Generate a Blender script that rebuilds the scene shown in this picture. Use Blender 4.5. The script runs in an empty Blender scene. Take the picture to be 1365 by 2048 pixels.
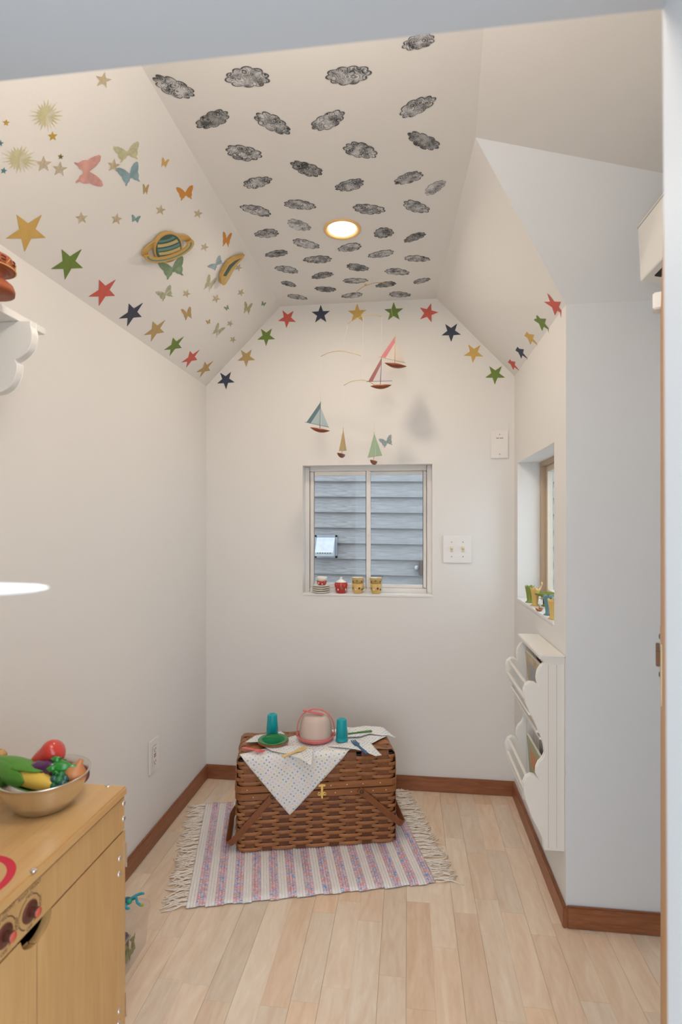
import bpy, bmesh, math, random
from mathutils import Vector, Matrix
random.seed(7)
PI = math.pi
scn = bpy.context.scene
col = scn.collection

# ------------------------------------------------------------------ camera
FPX, CXP, HYP, CAMZ = 1085.0, 682.5, 1050.0, 1.10
YAW = math.atan(133.5 / FPX)
SN, CS = math.sin(YAW), math.cos(YAW)
cam = bpy.data.cameras.new('camera')
cam.sensor_fit = 'VERTICAL'; cam.sensor_height = 36.0; cam.sensor_width = 24.0
cam.lens = FPX * 36.0 / 2048.0
cam.shift_y = (HYP - 1024.0) / 2048.0
cam.clip_start = 0.02
cam.dof.use_dof = True; cam.dof.focus_distance = 2.0; cam.dof.aperture_fstop = 5.0
camo = bpy.data.objects.new('camera', cam); col.objects.link(camo)
camo.location = (0, 0, CAMZ); camo.rotation_euler = (PI/2, 0, YAW)
scn.camera = camo

# ------------------------------------------------------------------ world, exposure
w = bpy.data.worlds.new('overcast_sky'); scn.world = w; w.use_nodes = True
w.node_tree.nodes['Background'].inputs[0].default_value = (0.74, 0.87, 1.0, 1)
w.node_tree.nodes['Background'].inputs[1].default_value = 2.9
scn.view_settings.view_transform = 'Standard'; scn.view_settings.look = 'None'
scn.view_settings.gamma = 1.0; scn.view_settings.use_curve_mapping = False
scn.view_settings.exposure = 0.2

# room numbers (metres)
XL, XR, YD, YB, ZE, ZF = -0.872, 0.431, 2.275, 1.552, 1.705, 2.037
XFL = XL + (ZF - ZE)
XM = 0.80            # right wall of the wide front part
YF0, YF1 = 0.30, 0.45
VT = Vector((0.163, 1.342, ZF)); FRB = Vector((0.118, YD, ZF))

# ------------------------------------------------------------------ rays from measured photo points to real surfaces
def ray(u, v):
    r = (u - CXP) / FPX
    return Vector((-SN + CS*r, CS + SN*r, (HYP - v)/FPX))
O = Vector((0, 0, CAMZ))
def onP(u, v, p, n):
    d = ray(u, v); n = Vector(n)
    return O + d * (n.dot(Vector(p) - O) / n.dot(d))
def onY(u, v, Y): return onP(u, v, (0, Y, 0), (0, 1, 0))
def onX(u, v, X): return onP(u, v, (X, 0, 0), (1, 0, 0))
def onZ(u, v, Z): return onP(u, v, (0, 0, Z), (0, 0, 1))
def on_left_slope(u, v): return onP(u, v, (XL, 0, ZE), (1, 0, -1))
def on_right_slope(u, v): return onP(u, v, (XR, 0, ZE), (ZF-ZE, 0, XR-0.13))
def on_ceiling(u, v): return onZ(u, v, ZF)
def ceil_z(x): return min(ZF, ZE + (x - XL))

# ------------------------------------------------------------------ materials
MATS = {}
def nt(m): return m.node_tree.nodes, m.node_tree.links
def mat(name, c, rough=0.5, metal=0.0, var=0.0, vscale=20, bump=0.0, bscale=80, alpha=1.0, spec=None, trans=0.0, emis=None, estr=0, rand=0.0, coat=0.0):
    if name in MATS: return MATS[name]
    m = bpy.data.materials.new(name); m.use_nodes = True; n, l = nt(m)
    b = n['Principled BSDF']
    b.inputs['Base Color'].default_value = (*c, 1); b.inputs['Roughness'].default_value = rough
    b.inputs['Metallic'].default_value = metal; b.inputs['Alpha'].default_value = alpha
    if trans: b.inputs['Transmission Weight'].default_value = trans
    if coat: b.inputs['Coat Weight'].default_value = coat
    if spec is not None: b.inputs['Specular IOR Level'].default_value = spec
    if emis: b.inputs['Emission Color'].default_value = (*emis, 1); b.inputs['Emission Strength'].default_value = estr
    tc = n.new('ShaderNodeTexCoord')
    src = None
    if var:
        no = n.new('ShaderNodeTexNoise'); no.inputs['Scale'].default_value = vscale; no.inputs['Detail'].default_value = 4
        l.new(tc.outputs['Object'], no.inputs['Vector'])
        r = n.new('ShaderNodeMapRange'); r.inputs[3].default_value = 1-var; r.inputs[4].default_value = 1+var
        l.new(no.outputs[0], r.inputs[0]); src = r.outputs[0]
    if rand:
        oi = n.new('ShaderNodeObjectInfo')
        r2 = n.new('ShaderNodeMapRange'); r2.inputs[3].default_value = 1-rand; r2.inputs[4].default_value = 1+rand
        l.new(oi.outputs['Random'], r2.inputs[0])
        if src:
            mu = n.new('ShaderNodeMath'); mu.operation = 'MULTIPLY'; l.new(src, mu.inputs[0]); l.new(r2.outputs[0], mu.inputs[1]); src = mu.outputs[0]
        else: src = r2.outputs[0]
    if src:
        vm = n.new('ShaderNodeVectorMath'); vm.operation = 'SCALE'; vm.inputs[0].default_value = c
        l.new(src, vm.inputs['Scale']); l.new(vm.outputs[0], b.inputs['Base Color'])
    if bump:
        no = n.new('ShaderNodeTexNoise'); no.inputs['Scale'].default_value = bscale; no.inputs['Detail'].default_value = 3
        l.new(tc.outputs['Object'], no.inputs['Vector'])
        bp = n.new('ShaderNodeBump'); bp.inputs['Strength'].default_value = bump; bp.inputs['Distance'].default_value = 0.002
        l.new(no.outputs[0], bp.inputs['Height']); l.new(bp.outputs[0], b.inputs['Normal'])
    MATS[name] = m; return m

def wood(name, c1, c2, axis=1, scale=30, stretch=12, rough=0.45, rand=0.12, coat=0.0, world=False, tint=None):
    """long soft grain running along one axis (0 x, 1 y, 2 z)"""
    if name in MATS: return MATS[name]
    m = bpy.data.materials.new(name); m.use_nodes = True; n, l = nt(m); b = n['Principled BSDF']
    b.inputs['Roughness'].default_value = rough; b.inputs['Coat Weight'].default_value = coat
    oi = n.new('ShaderNodeObjectInfo')
    if world:
        g = n.new('ShaderNodeNewGeometry'); vec = g.outputs['Position']
    else:
        g = n.new('ShaderNodeTexCoord'); vec = g.outputs['Object']
    mp = n.new('ShaderNodeMapping'); s = [scale]*3; s[axis] = scale/stretch; mp.inputs['Scale'].default_value = s
    l.new(vec, mp.inputs['Vector'])
    off = n.new('ShaderNodeMath'); off.operation = 'MULTIPLY'; off.inputs[1].default_value = 60
    l.new(oi.outputs['Random'], off.inputs[0])
    cx = n.new('ShaderNodeCombineXYZ'); l.new(off.outputs[0], cx.inputs[0]); l.new(off.outputs[0], cx.inputs[1])
    l.new(cx.outputs[0], mp.inputs['Location'])
    no = n.new('ShaderNodeTexNoise'); no.inputs['Scale'].default_value = 1.0; no.inputs['Detail'].default_value = 6; no.inputs['Distortion'].default_value = 1.6
    l.new(mp.outputs[0], no.inputs['Vector'])
    no2 = n.new('ShaderNodeTexNoise'); no2.inputs['Scale'].default_value = 5.0; no2.inputs['Detail'].default_value = 3
    l.new(mp.outputs[0], no2.inputs['Vector'])
    ad = n.new('ShaderNodeMath'); ad.operation = 'MULTIPLY_ADD'; ad.inputs[1].default_value = 0.35
    l.new(no2.outputs[0], ad.inputs[0]); l.new(no.outputs[0], ad.inputs[2])
    rp = n.new('ShaderNodeValToRGB'); rp.color_ramp.elements[0].position = 0.42; rp.color_ramp.elements[1].position = 0.9
    rp.color_ramp.elements[0].color = (*c1, 1); rp.color_ramp.elements[1].color = (*c2, 1)
    l.new(ad.outputs[0], rp.inputs[0])
    r2 = n.new('ShaderNodeMapRange'); r2.inputs[3].default_value = 1-rand; r2.inputs[4].default_value = 1+rand
    l.new(oi.outputs['Random'], r2.inputs[0])
    vm = n.new('ShaderNodeVectorMath'); vm.operation = 'SCALE'; l.new(rp.outputs[0], vm.inputs[0]); l.new(r2.outputs[0], vm.inputs['Scale'])
    fin = vm.outputs[0]
    if tint:
        wn_ = n.new('ShaderNodeTexWhiteNoise'); wn_.noise_dimensions = '1D'; l.new(off.outputs[0], wn_.inputs['W'])
        mt_ = n.new('ShaderNodeMix'); mt_.data_type = 'RGBA'; mt_.blend_type = 'MULTIPLY'; mt_.inputs['B'].default_value = (*tint, 1)
        l.new(wn_.outputs['Value'], mt_.inputs['Factor']); l.new(fin, mt_.inputs['A']); fin = mt_.outputs['Result']
    l.new(fin, b.inputs['Base Color'])
    MATS[name] = m; return m

PAINT = mat('wall_paint', (0.79, 0.765, 0.73), 0.75, bump=0.10, bscale=160, spec=0.25)
WHITE = mat('white_paint', (0.82, 0.80, 0.76), 0.4)
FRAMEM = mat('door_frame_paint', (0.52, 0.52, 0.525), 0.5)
GREYW = mat('grey_blue_wall', (0.735, 0.755, 0.775), 0.75, bump=0.10, bscale=160, spec=0.25)  # cooler grey-blue tone than PAINT, for the partition and valley slope
VINYL = mat('window_vinyl', (0.80, 0.75, 0.70), 0.4)
CREAM = mat('cream_paint', (0.83, 0.80, 0.745), 0.4)
PLASTICW = mat('white_plastic', (0.83, 0.79, 0.76), 0.35)
BRASS = mat('brass', (0.85, 0.62, 0.22), 0.3, 1.0)
STEEL = mat('steel', (0.72, 0.70, 0.68), 0.22, 1.0)
DARK = mat('dark_gap', (0.02, 0.018, 0.015), 0.8)
OAK = wood('oak_baseboard', (0.36, 0.14, 0.06), (0.23, 0.075, 0.03), axis=0, scale=60, stretch=9, rough=0.4, rand=0.05)
OAKY = wood('oak_baseboard_y', (0.36, 0.14, 0.06), (0.23, 0.075, 0.03), axis=1, scale=60, stretch=9, rough=0.4, rand=0.05)
MAPLE = wood('maple_floor', (0.86, 0.75, 0.61), (0.74, 0.575, 0.425), axis=1, scale=22, stretch=5, rough=0.33, rand=0.08, world=True, tint=(1.0, .88, .78))
BIRCH = wood('birch_plywood', (0.68, 0.42, 0.175), (0.58, 0.33, 0.125), axis=1, scale=34, stretch=14, rough=0.38, rand=0.03, coat=0.15)
BIRCHZ = wood('birch_plywood_z', (0.60, 0.36, 0.145), (0.52, 0.29, 0.105), axis=2, scale=34, stretch=12, rough=0.4, rand=0.03)
DOORW = wood('door_wood', (0.52, 0.29, 0.11), (0.42, 0.21, 0.08), axis=2, scale=30, stretch=12, rough=0.5, rand=0.0)
SPLINT = wood('basket_splint', (0.41, 0.17, 0.058), (0.25, 0.088, 0.027), axis=0, scale=70, stretch=6, rough=0.42, rand=0.16)
STAVE = wood('basket_stave', (0.20, 0.065, 0.02), (0.12, 0.036, 0.011), axis=2, scale=140, stretch=5, rough=0.5, rand=0.15)
STRAP = wood('basket_strap', (0.26, 0.085, 0.025), (0.20, 0.06, 0.017), axis=2, scale=60, stretch=5, rough=0.4, rand=0.0)

# ------------------------------------------------------------------ mesh helpers
class MB:
    def __init__(s): s.v = []; s.f = []; s.m = []; s.smooth = []; s.uv = None
    def add(s, vs, fs, mi=0, sm=False):
        o = len(s.v); s.v += [Vector(p) for p in vs]
        for f in fs: s.f.append([i+o for i in f]); s.m.append(mi); s.smooth.append(sm)
        return s
    def box(s, x0, x1, y0, y1, z0, z1, mi=0, M=None):
        vs = [Vector((x, y, z)) for x in (x0, x1) for y in (y0, y1) for z in (z0, z1)]
        if M is not None: vs = [M @ p for p in vs]
        return s.add(vs, [(0,1,3,2),(4,6,7,5),(0,4,5,1),(2,3,7,6),(0,2,6,4),(1,5,7,3)], mi)
    def prism(s, pts, vec, mi=0, sm=False):
        """planar outline (3-D points) swept by vec"""
        n = len(pts); vec = Vector(vec); a = [Vector(p) for p in pts]; b = [p+vec for p in a]
        fs = [list(range(n))[::-1], list(range(n, 2*n))]
        s.add(a+b, fs, mi)
        return s.add(a+b, [(i, (i+1)%n, n+(i+1)%n, n+i) for i in range(n)], mi, sm)
    def lathe(s, prof, seg=32, mi=0, M=None, sm=True):
        """prof: (r, z) list; poles where r is 0"""
        vs = []; rings = []
        for r, z in prof:
            if r <= 1e-7: rings.append([len(vs)]); vs.append(Vector((0, 0, z)))
            else:
                rings.append([len(vs)+k for k in range(seg)])
                vs += [Vector((r*math.cos(2*PI*k/seg), r*math.sin(2*PI*k/seg), z)) for k in range(seg)]
        fs = []
        for A, B in zip(rings, rings[1:]):
            for k in range(seg):
                a, a2 = A[k % len(A)], A[(k+1) % len(A)]; b, b2 = B[k % len(B)], B[(k+1) % len(B)]
                f = []
                for i in (a, a2, b2, b):
                    if i not in f: f.append(i)
                if len(f) > 2: fs.append(f)
        if M is not None: vs = [M @ p for p in vs]
        return s.add(vs, fs, mi, sm)
    def tube(s, pts, r, seg=8, mi=0, cap=True, sm=True, flat=None, closed=False):
        pts = [Vector(p) for p in pts]; n = len(pts)
        rs = r if isinstance(r, (list, tuple)) else [r]*n
        vs = []; prev = None
        for i, p in enumerate(pts):
            if closed: t = (pts[(i+1) % n]-pts[i-1])
            else: t = pts[min(i+1, n-1)]-pts[max(i-1, 0)]
            if t.length < 1e-9: t = Vector((0, 0, 1))
            t.normalize()
            if prev is None:
                prev = Vector((0, 0, 1)) if abs(t.z) < 0.9 else Vector((1, 0, 0))
            u = prev - t*prev.dot(t)
            if u.length < 1e-6: u = t.orthogonal()
            u.normalize(); prev = u; w_ = t.cross(u)
            fl = flat if flat else 1.0
            for k in range(seg):
                a = 2*PI*k/seg; vs.append(p + (u*math.cos(a)*fl + w_*math.sin(a))*rs[i])
        fs = []
        m_ = n if closed else n-1
        for i in range(m_):
            j = (i+1) % n
            for k in range(seg): fs.append((i*seg+k, i*seg+(k+1) % seg, j*seg+(k+1) % seg, j*seg+k))
        s.add(vs, fs, mi, sm)
        if cap and not closed:
            o = len(s.v)-len(vs)
            s.f.append([o+k for k in range(seg)][::-1]); s.m.append(mi); s.smooth.append(False)
            s.f.append([o+(n-1)*seg+k for k in range(seg)]); s.m.append(mi); s.smooth.append(False)
        return s
    def strap(s, pts, side, wid, th, mi=0):
        """flat strip along pts; side(i) = width direction"""
        n = len(pts); vs = []
        for i, p in enumerate(pts):
            p = Vector(p); t = (Vector(pts[min(i+1, n-1)])-Vector(pts[max(i-1, 0)])).normalized()
            sd = Vector(side(i) if callable(side) else side); sd = (sd - t*sd.dot(t)).normalized(); nn = t.cross(sd)
            for a, b in ((-1,-1),(1,-1),(1,1),(-1,1)): vs.append(p + sd*a*wid/2 + nn*b*th/2)
        fs = []
        for i in range(n-1):
            for k in range(4): fs.append((i*4+k, i*4+(k+1)%4, (i+1)*4+(k+1)%4, (i+1)*4+k))
        fs += [(3,2,1,0), tuple((n-1)*4+k for k in range(4))]
        return s.add(vs, fs, mi)
    def ball(s, c, r, seg=16, ring=10, mi=0, sc=(1,1,1), M=None):
        prof = [(math.sin(PI*i/ring), -math.cos(PI*i/ring)) for i in range(ring+1)]
        prof[0] = (0, -1); prof[-1] = (0, 1)
        T = Matrix.Translation(Vector(c)) @ (M if M is not None else Matrix.Identity(4)) @ Matrix.Diagonal((r*sc[0], r*sc[1], r*sc[2], 1))
        return s.lathe(prof, seg, mi, T)
    def build(s, name, mats, parent=None, loc=None, bevel=0.0, bseg=2, flip=True):
        me = bpy.data.meshes.new(name); me.from_pydata([tuple(p) for p in s.v], [], s.f)
        if not isinstance(mats, (list, tuple)): mats = [mats]
        for m in mats: me.materials.append(m)
        me.polygons.foreach_set('material_index', s.m)
        me.polygons.foreach_set('use_smooth', s.smooth)
        if s.uv:
            uvl = me.uv_layers.new(name='UVMap')
            for lp in me.loops: uvl.data[lp.index].uv = s.uv[lp.vertex_index]
        bm = bmesh.new(); bm.from_mesh(me)
        if flip: bmesh.ops.recalc_face_normals(bm, faces=bm.faces)
        if bevel > 0:
            bmesh.ops.remove_doubles(bm, verts=bm.verts, dist=1e-6)
            bmesh.ops.bevel(bm, geom=[e for e in bm.edges if len(e.link_faces) == 2 and e.calc_face_angle(0) > 0.5], offset=bevel, segments=bseg, affect='EDGES', clamp_overlap=True)
        bm.to_mesh(me); bm.free(); me.update()
        return link(name, me, parent, loc)

def link(name, me, parent=None, loc=None):
    o = bpy.data.objects.new(name, me); col.objects.link(o)
    if parent is not None: o.parent = parent
    if loc is not None: o.location = loc
    return o
def tag(o, label=None, cat=None, group=None, kind=None):
    if label: o['label'] = label
    if cat: o['category'] = cat
    if group: o['group'] = group
    if kind: o['kind'] = kind
    return o
def thing(name, label, cat, loc=(0,0,0), rz=0.0, group=None, kind=None):
    e = bpy.data.objects.new(name, None); col.objects.link(e); e.empty_display_size = 0.02
    e.location = loc; e.rotation_euler = (0, 0, rz)
    return tag(e, label, cat, group, kind)
def struct(o, label, cat): return tag(o, label, cat, None, 'structure')
def copy_thing(root):
    r = root.copy(); col.objects.link(r)
    for ch in root.children:
        c = ch.copy(); col.objects.link(c); c.parent = r
        for g in ch.children:
            d = g.copy(); col.objects.link(d); d.parent = c
    return r
def arc(cx, cy, r, a0, a1, n=10, ry=None):
    ry = r if ry is None else ry
    return [(cx+r*math.cos(math.radians(a0+(a1-a0)*i/n)), cy+ry*math.sin(math.radians(a0+(a1-a0)*i/n))) for i in range(n+1)]
RZ = lambda a: Matrix.Rotation(a, 4, 'Z')
RX = lambda a: Matrix.Rotation(a, 4, 'X')
RY = lambda a: Matrix.Rotation(a, 4, 'Y')
T = lambda *p: Matrix.Translation(Vector(p))

# ================================================================== SETTING
TH = 0.10
W1 = (-0.445, 0.101, 0.808, 1.353)       # back window opening x0 x1 z0 z1
W2 = (1.672, 2.213, 0.812, 1.345)        # right window opening y0 y1 z0 z1
b = MB()
b.box(XL, W1[0], YD, YD+TH, 0, 2.1); b.box(W1[1], XR, YD, YD+TH, 0, 2.1)
b.box(W1[0], W1[1], YD, YD+TH, 0, W1[2]); b.box(W1[0], W1[1], YD, YD+TH, W1[3], 2.1)
struct(b.build('wall_back', PAINT), 'beige gable wall with the small sliding window', 'wall')
b = MB(); b.box(XL-TH, XL, YF1, YD+TH, 0, ZE+0.03)
struct(b.build('wall_left', PAINT), 'long beige left wall with outlet and shelf', 'wall')
b = MB()
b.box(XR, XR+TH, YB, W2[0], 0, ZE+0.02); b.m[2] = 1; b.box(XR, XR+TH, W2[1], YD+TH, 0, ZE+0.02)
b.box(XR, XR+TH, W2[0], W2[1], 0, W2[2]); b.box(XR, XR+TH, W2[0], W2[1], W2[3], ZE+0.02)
struct(b.build('wall_right', [PAINT, GREYW]), 'beige right nook wall with deep window and book rack', 'wall')
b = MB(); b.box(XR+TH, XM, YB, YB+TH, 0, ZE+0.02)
struct(b.build('wall_partition', GREYW), 'bluish wall facing the camera right of the nook', 'wall')
b = MB(); b.box(XM, XM+TH, YF1, YB+TH, 0, 2.15)
struct(b.build('wall_side', PAINT), 'side wall behind the open door on the right', 'wall')
# front wall with the low doorway
DX0, DX1, DZ = -0.42, 0.1985, 1.502
b = MB()
b.box(XL-TH, DX0, YF0, YF1, 0, 2.15); b.box(DX0, DX1+0.001, YF0, YF1, DZ, 2.15)
b.prism([(DX1-0.0045, YF0, 2.15), (XM+TH, YF0, 2.15), (XM+TH, YF0, 0), (DX1+0.006, YF0, 0)], (0, YF1-YF0, 0))
struct(b.build('wall_front', FRAMEM), 'white low doorway framing the view', 'wall')
# ceiling: flat strip, two slopes, valley slope over the partition wall, shallow right pitch
K = (ZF-ZE)/(YB-VT.y)
P2 = onP(1320, 345, (0, YB, ZE), (0, K, 1))
dirp = (P2-VT); PX = VT + dirp*((XM+0.02-VT.x)/dirp.x)
dd = Vector((-0.02, -0.285, 0)); kf = (VT.y-YF1+0.02)/0.285
VF, PF = VT+dd*kf, PX+dd*((PX.y-YF1+0.02)/0.285)
b = MB()
yf = YF1-0.02
b.add([(XFL, yf, ZF), VF, VT, FRB+Vector((0, .02, 0)), (XFL, YD+.02, ZF)], [(0, 1, 2, 3, 4)])
b.add([(XL-.02, yf, ZE-.02), (XFL, yf, ZF), (XFL, YD+.02, ZF), (XL-.02, YD+.02, ZE-.02)], [(0, 1, 2, 3)])
b.add([(XR, YB, ZE), VT, FRB+Vector((0, .02, 0)), (XR, YD+.02, ZE)], [(0, 1, 2), (0, 2, 3)])
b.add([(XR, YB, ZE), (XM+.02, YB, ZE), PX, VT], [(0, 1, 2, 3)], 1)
b.add([VT, PX, PF, VF], [(0, 1, 2, 3)])
struct(b.build('ceiling', [PAINT, GREYW], flip=False), 'beige sloped and flat attic style ceiling', 'ceiling')

# floor: slab with separate maple strips
b = MB(); b.box(XL-TH, XM+TH, YF0, YD+TH, -0.06, -0.008)
flo = struct(b.build('floor', mat('floor_underlay', (0.42, 0.30, 0.19), 0.8)), 'pale maple strip floor', 'floor')
ub = MB().box(0, 1, 0, 1, -0.008, 0); um = None
SW = 0.0665; x = XL+0.004; ci = 0
rnd = random.Random(3)
while x < XM:
    y = YF0 - rnd.uniform(0, .3)
    ymax = YD if x < XR-0.01 else YB
    while y < ymax:
        L = rnd.uniform(0.22, 0.46)
        y0, y1 = max(y, YF0), min(y+L, ymax)
        y += L
        if y1-y0 < 0.01: continue
        x1 = min(x+SW, XR if ymax == YD and x+SW > XR+0.03 else 9)
        if um is None: o = ub.build('plank', MAPLE, flo); um = o.data
        else: o = link('plank', um, flo)
        g = 0.0005 if ci % 3 == 0 else 0.0001
        o.location = (x+g, y0+0.00015, 0); o.scale = (SW-2*g if ci % 3 == 0 else SW-2*g, y1-y0-0.0003, 1)
    x += SW; ci += 1
# baseboards
def base(name, x0, x1, y0, y1, m, lab):
    struct(MB().box(x0, x1, y0, y1, 0.0, 0.060).build(name, m, bevel=0.003), lab, 'baseboard')
base('baseboard_back', XL, XR, YD-0.011, YD, OAK, 'reddish oak baseboard under the gable wall')
base('baseboard_left', XL, XL+0.011, YF1, YD-0.011, OAKY, 'reddish oak baseboard along the left wall')
base('baseboard_right', XR-0.011, XR, YB-0.011, YD-0.011, OAKY, 'reddish oak baseboard under the book rack')
base('baseboard_partition', XR, XM, YB-0.011, YB, OAK, 'oak baseboard under the bluish wall')

# ---- outside: ground, neighbouring house
MB().box(-6, 6, -6, 7, -0.4, -0.3).build('ground', mat('concrete', (0.55, 0.55, 0.54), 0.9, var=0.15, vscale=4))
struct(bpy.data.objects['ground'], 'grey ground outside', 'ground')
YS = 3.45
SID = mat('lap_siding', (0.275, 0.252, 0.238), 0.6)
n_, l_ = nt(SID)
tc = n_.new('ShaderNodeTexCoord'); mp = n_.new('ShaderNodeMapping'); mp.inputs['Scale'].default_value = (9, 9, 110)
no = n_.new('ShaderNodeTexNoise'); no.inputs['Scale'].default_value = 1; no.inputs['Detail'].default_value = 4; no.inputs['Distortion'].default_value = 1.2
bp = n_.new('ShaderNodeBump'); bp.inputs['Strength'].default_value = 0.5; bp.inputs['Distance'].default_value = 0.002
l_.new(tc.outputs['Object'], mp.inputs[0]); l_.new(mp.outputs[0], no.inputs['Vector']); l_.new(no.outputs[0], bp.inputs['Height']); l_.new(bp.outputs[0], n_['Principled BSDF'].inputs['Normal'])
rp = n_.new('ShaderNodeMapRange'); rp.inputs[3].default_value = .4; rp.inputs[4].default_value = 1.6
vm = n_.new('ShaderNodeVectorMath'); vm.operation = 'SCALE'; vm.inputs[0].default_value = (0.275, 0.252, 0.238)
l_.new(no.outputs[0], rp.inputs[0]); l_.new(rp.outputs[0], vm.inputs['Scale']); l_.new(vm.outputs[0], n_['Principled BSDF'].inputs['Base Color'])
nb = thing('neighbour_house_wall', 'grey lap siding of the house outside the window', 'house wall', (0, YS, 0))
nb.rotation_euler = (0, math.radians(0.75), 0)
MB().box(-3, 3.5, 0.012, 0.15, -0.3, 2.7).build('sheathing', mat('sheathing', (0.10, 0.11, 0.12), 0.9), nb)
pitch = (onY(627, 965, YS).z - onY(627, 1149, YS).z)/6
z0 = onY(627, 965, YS).z; bmE = None
z = z0 - pitch*14
while z < 2.6:
    if bmE is None:
        m = MB(); m.add([(-3, -0.014, 0), (3.5, -0.014, 0), (3.5, 0.012, 0), (-3, 0.012, 0), (-3, 0.006, pitch*1.02), (3.5, 0.006, pitch*1.02), (3.5, 0.012, pitch*1.02), (-3, 0.012, pitch*1.02)],
              [(0,1,5,4),(1,2,6,5),(2,3,7,6),(3,0,4,7),(0,3,2,1),(4,5,6,7)])
        o = m.build('siding_board', SID, nb); bmE = o.data
    else: o = link('siding_board', bmE, nb)
    o.location = (0, 0, z); z += pitch
# vent hood on the siding
c = onY(652, 1093, YS-0.03)
vh = thing('vent_hood', 'square galvanised dryer vent hood on the grey siding', 'vent', (c.x, YS-0.012, c.z))
GAL = mat('galvanised', (0.52, 0.51, 0.50), 0.5, 0.2, var=0.2, vscale=30)
s = 0.072
m = MB(); m.box(-s, s, -0.012, 0, -s, -s+.012); m.box(-s, s, -0.012, 0, s-.012, s); m.box(-s, -s+.012, -0.012, 0, -s, s); m.box(s-.012, s, -0.012, 0, -s, s); m.box(-s+.012, s-.012, -.004, 0, -s+.012, s-.012)
m.build('flange', mat('vent_flange', (0.35, 0.37, 0.40), 0.5, 0.5), vh)
m = MB(); q = 0.058
m.add([(-q, -.012, q), (q, -.012, q), (q, -.09, -.035), (-q, -.09, -.035), (-q, -.012, -q), (q, -.012, -q), (q, -.085, -q), (-q, -.085, -q)], [(0,1,2,3), (3,2,6,7), (0,3,7,4), (1,5,6,2), (4,7,6,5), (0,4,5,1)])
m.build('hood', GAL, vh)
m = MB()
for i in range(6): m.box(-.045+i*.016, -.045+i*.016+.008, -.0915, -.088, -.041, -.036)
m.build('vent_slots', DARK, vh)
c = onY(846, 1136, YS-0.03)
ub_ = thing('utility_box', 'small dark brown box on the siding at the window edge', 'utility box', (c.x+.018, YS-0.014, c.z))
BRN = mat('brown_box', (0.10, 0.055, 0.035), 0.6)
MB().box(-.04, .06, -.05, 0, -.045, .045).build('body', BRN, ub_, bevel=.004)
MB().lathe([(0, -.03), (.014, -.03), (.014, 0), (0, 0)], 12, M=T(-.054, -.012, .0) @ RX(PI/2)).build('conduit_fitting', GAL, ub_)

# ---- window_1 (back)
GLASS = bpy.data.materials.new('window_glass'); GLASS.use_nodes = True; n_, l_ = nt(GLASS)
n_.remove(n_['Principled BSDF'])
tr = n_.new('ShaderNodeBsdfTransparent'); gl = n_.new('ShaderNodeBsdfGlossy'); gl.inputs['Roughness'].default_value = 0.02
mx = n_.new('ShaderNodeMixShader'); fr = n_.new('ShaderNodeValue'); fr.outputs[0].default_value = .012
tr.inputs[0].default_value = (0.95, 0.97, 0.98, 1)
l_.new(fr.outputs[0], mx.inputs[0]); l_.new(tr.outputs[0], mx.inputs[1]); l_.new(gl.outputs[0], mx.inputs[2]); l_.new(mx.outputs[0], n_['Material Output'].inputs[0])
x0, x1, z0, z1 = W1; ya = YD+0.055
win = thing('window_1', 'small white sliding window above the picnic basket', 'window', (0, 0, 0), kind='structure')
def frame(m, x0, x1, z0, z1, ya, yb, w, mi=0):
    m.box(x0, x0+w, ya, yb, z0, z1); m.box(x1-w, x1, ya, yb, z0, z1)
    m.box(x0+w, x1-w, ya, yb, z0, z0+w); m.box(x0+w, x1-w, ya, yb, z1-w, z1); return m
frame(MB(), x0, x1, z0, z1, ya, YD+.098, .020).build('frame', VINYL, win, bevel=.002)
xm = onY(736, 1000, YD+.06).x
lf = frame(MB(), x0+.021, xm+.012, z0+.021, z1-.021, ya+.004, ya+.02, .018).build('sash', VINYL, win, bevel=.002)
MB().box(x0+.039, xm-.006, ya+.010, ya+.013, z0+.039, z1-.039).build('pane', GLASS, lf)
MB().box(xm+.000, xm+.008, ya-.006, ya+.004, 1.06, 1.10).build('latch', PLASTICW, lf, bevel=.001)
rf = frame(MB(), xm-.004, x1-.021, z0+.021, z1-.021, ya+.022, ya+.036, .014).build('sash', VINYL, win, bevel=.002)
MB().box(xm+.010, x1-.035, ya+.028, ya+.031, z0+.035, z1-.035).build('pane', GLASS, rf)
MB().box(x0, x1, YD-.003, ya, z0-.006, z0+.0015).build('window_sill', WHITE, win, bevel=.001)
m = MB(); fw = .008
frame(m, x0-fw, x1+fw, z0-fw, z1+fw, YD-.0015, YD-.0002, fw); m.build('casing_bead', VINYL, win)

# ---- window_2 (deep window in the right wall)
y0, y1, z0, z1 = W2; xa = XR+.085
win2 = thing('window_2', 'deep set window above the book rack', 'window', (0, 0, 0), kind='structure')
def frameX(m, y0, y1, z0, z1, xa, xb, w):
    m.box(xa, xb, y0, y0+w, z0, z1); m.box(xa, xb, y1-w, y1, z0, z1); m.box(xa, xb, y0+w, y1-w, z0, z0+w); m.box(xa, xb, y0+w, y1-w, z1-w, z1); return m
TANF = mat('window_tan_frame', (0.52, 0.38, 0.26), 0.5)
frameX(MB(), y0, y1, z0, z1, xa, XR+.12, .016).build('frame', TANF, win2, bevel=.001)
s2 = frameX(MB(), y0+.017, y1-.017, z0+.017, z1-.017, xa+.02, xa+.04, .022).build('sash', mat('tan_sash', (0.72, 0.62, 0.48), .5), win2, bevel=.001)
MB().box(xa+.028, xa+.031, y0+.039, y1-.039, z0+.039, z1-.039).build('pane', GLASS, s2)
MB().box(XR-.004, xa, y0, y1, z0-.008, z0+.0015).build('window_sill', WHITE, win2, bevel=.001)
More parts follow.
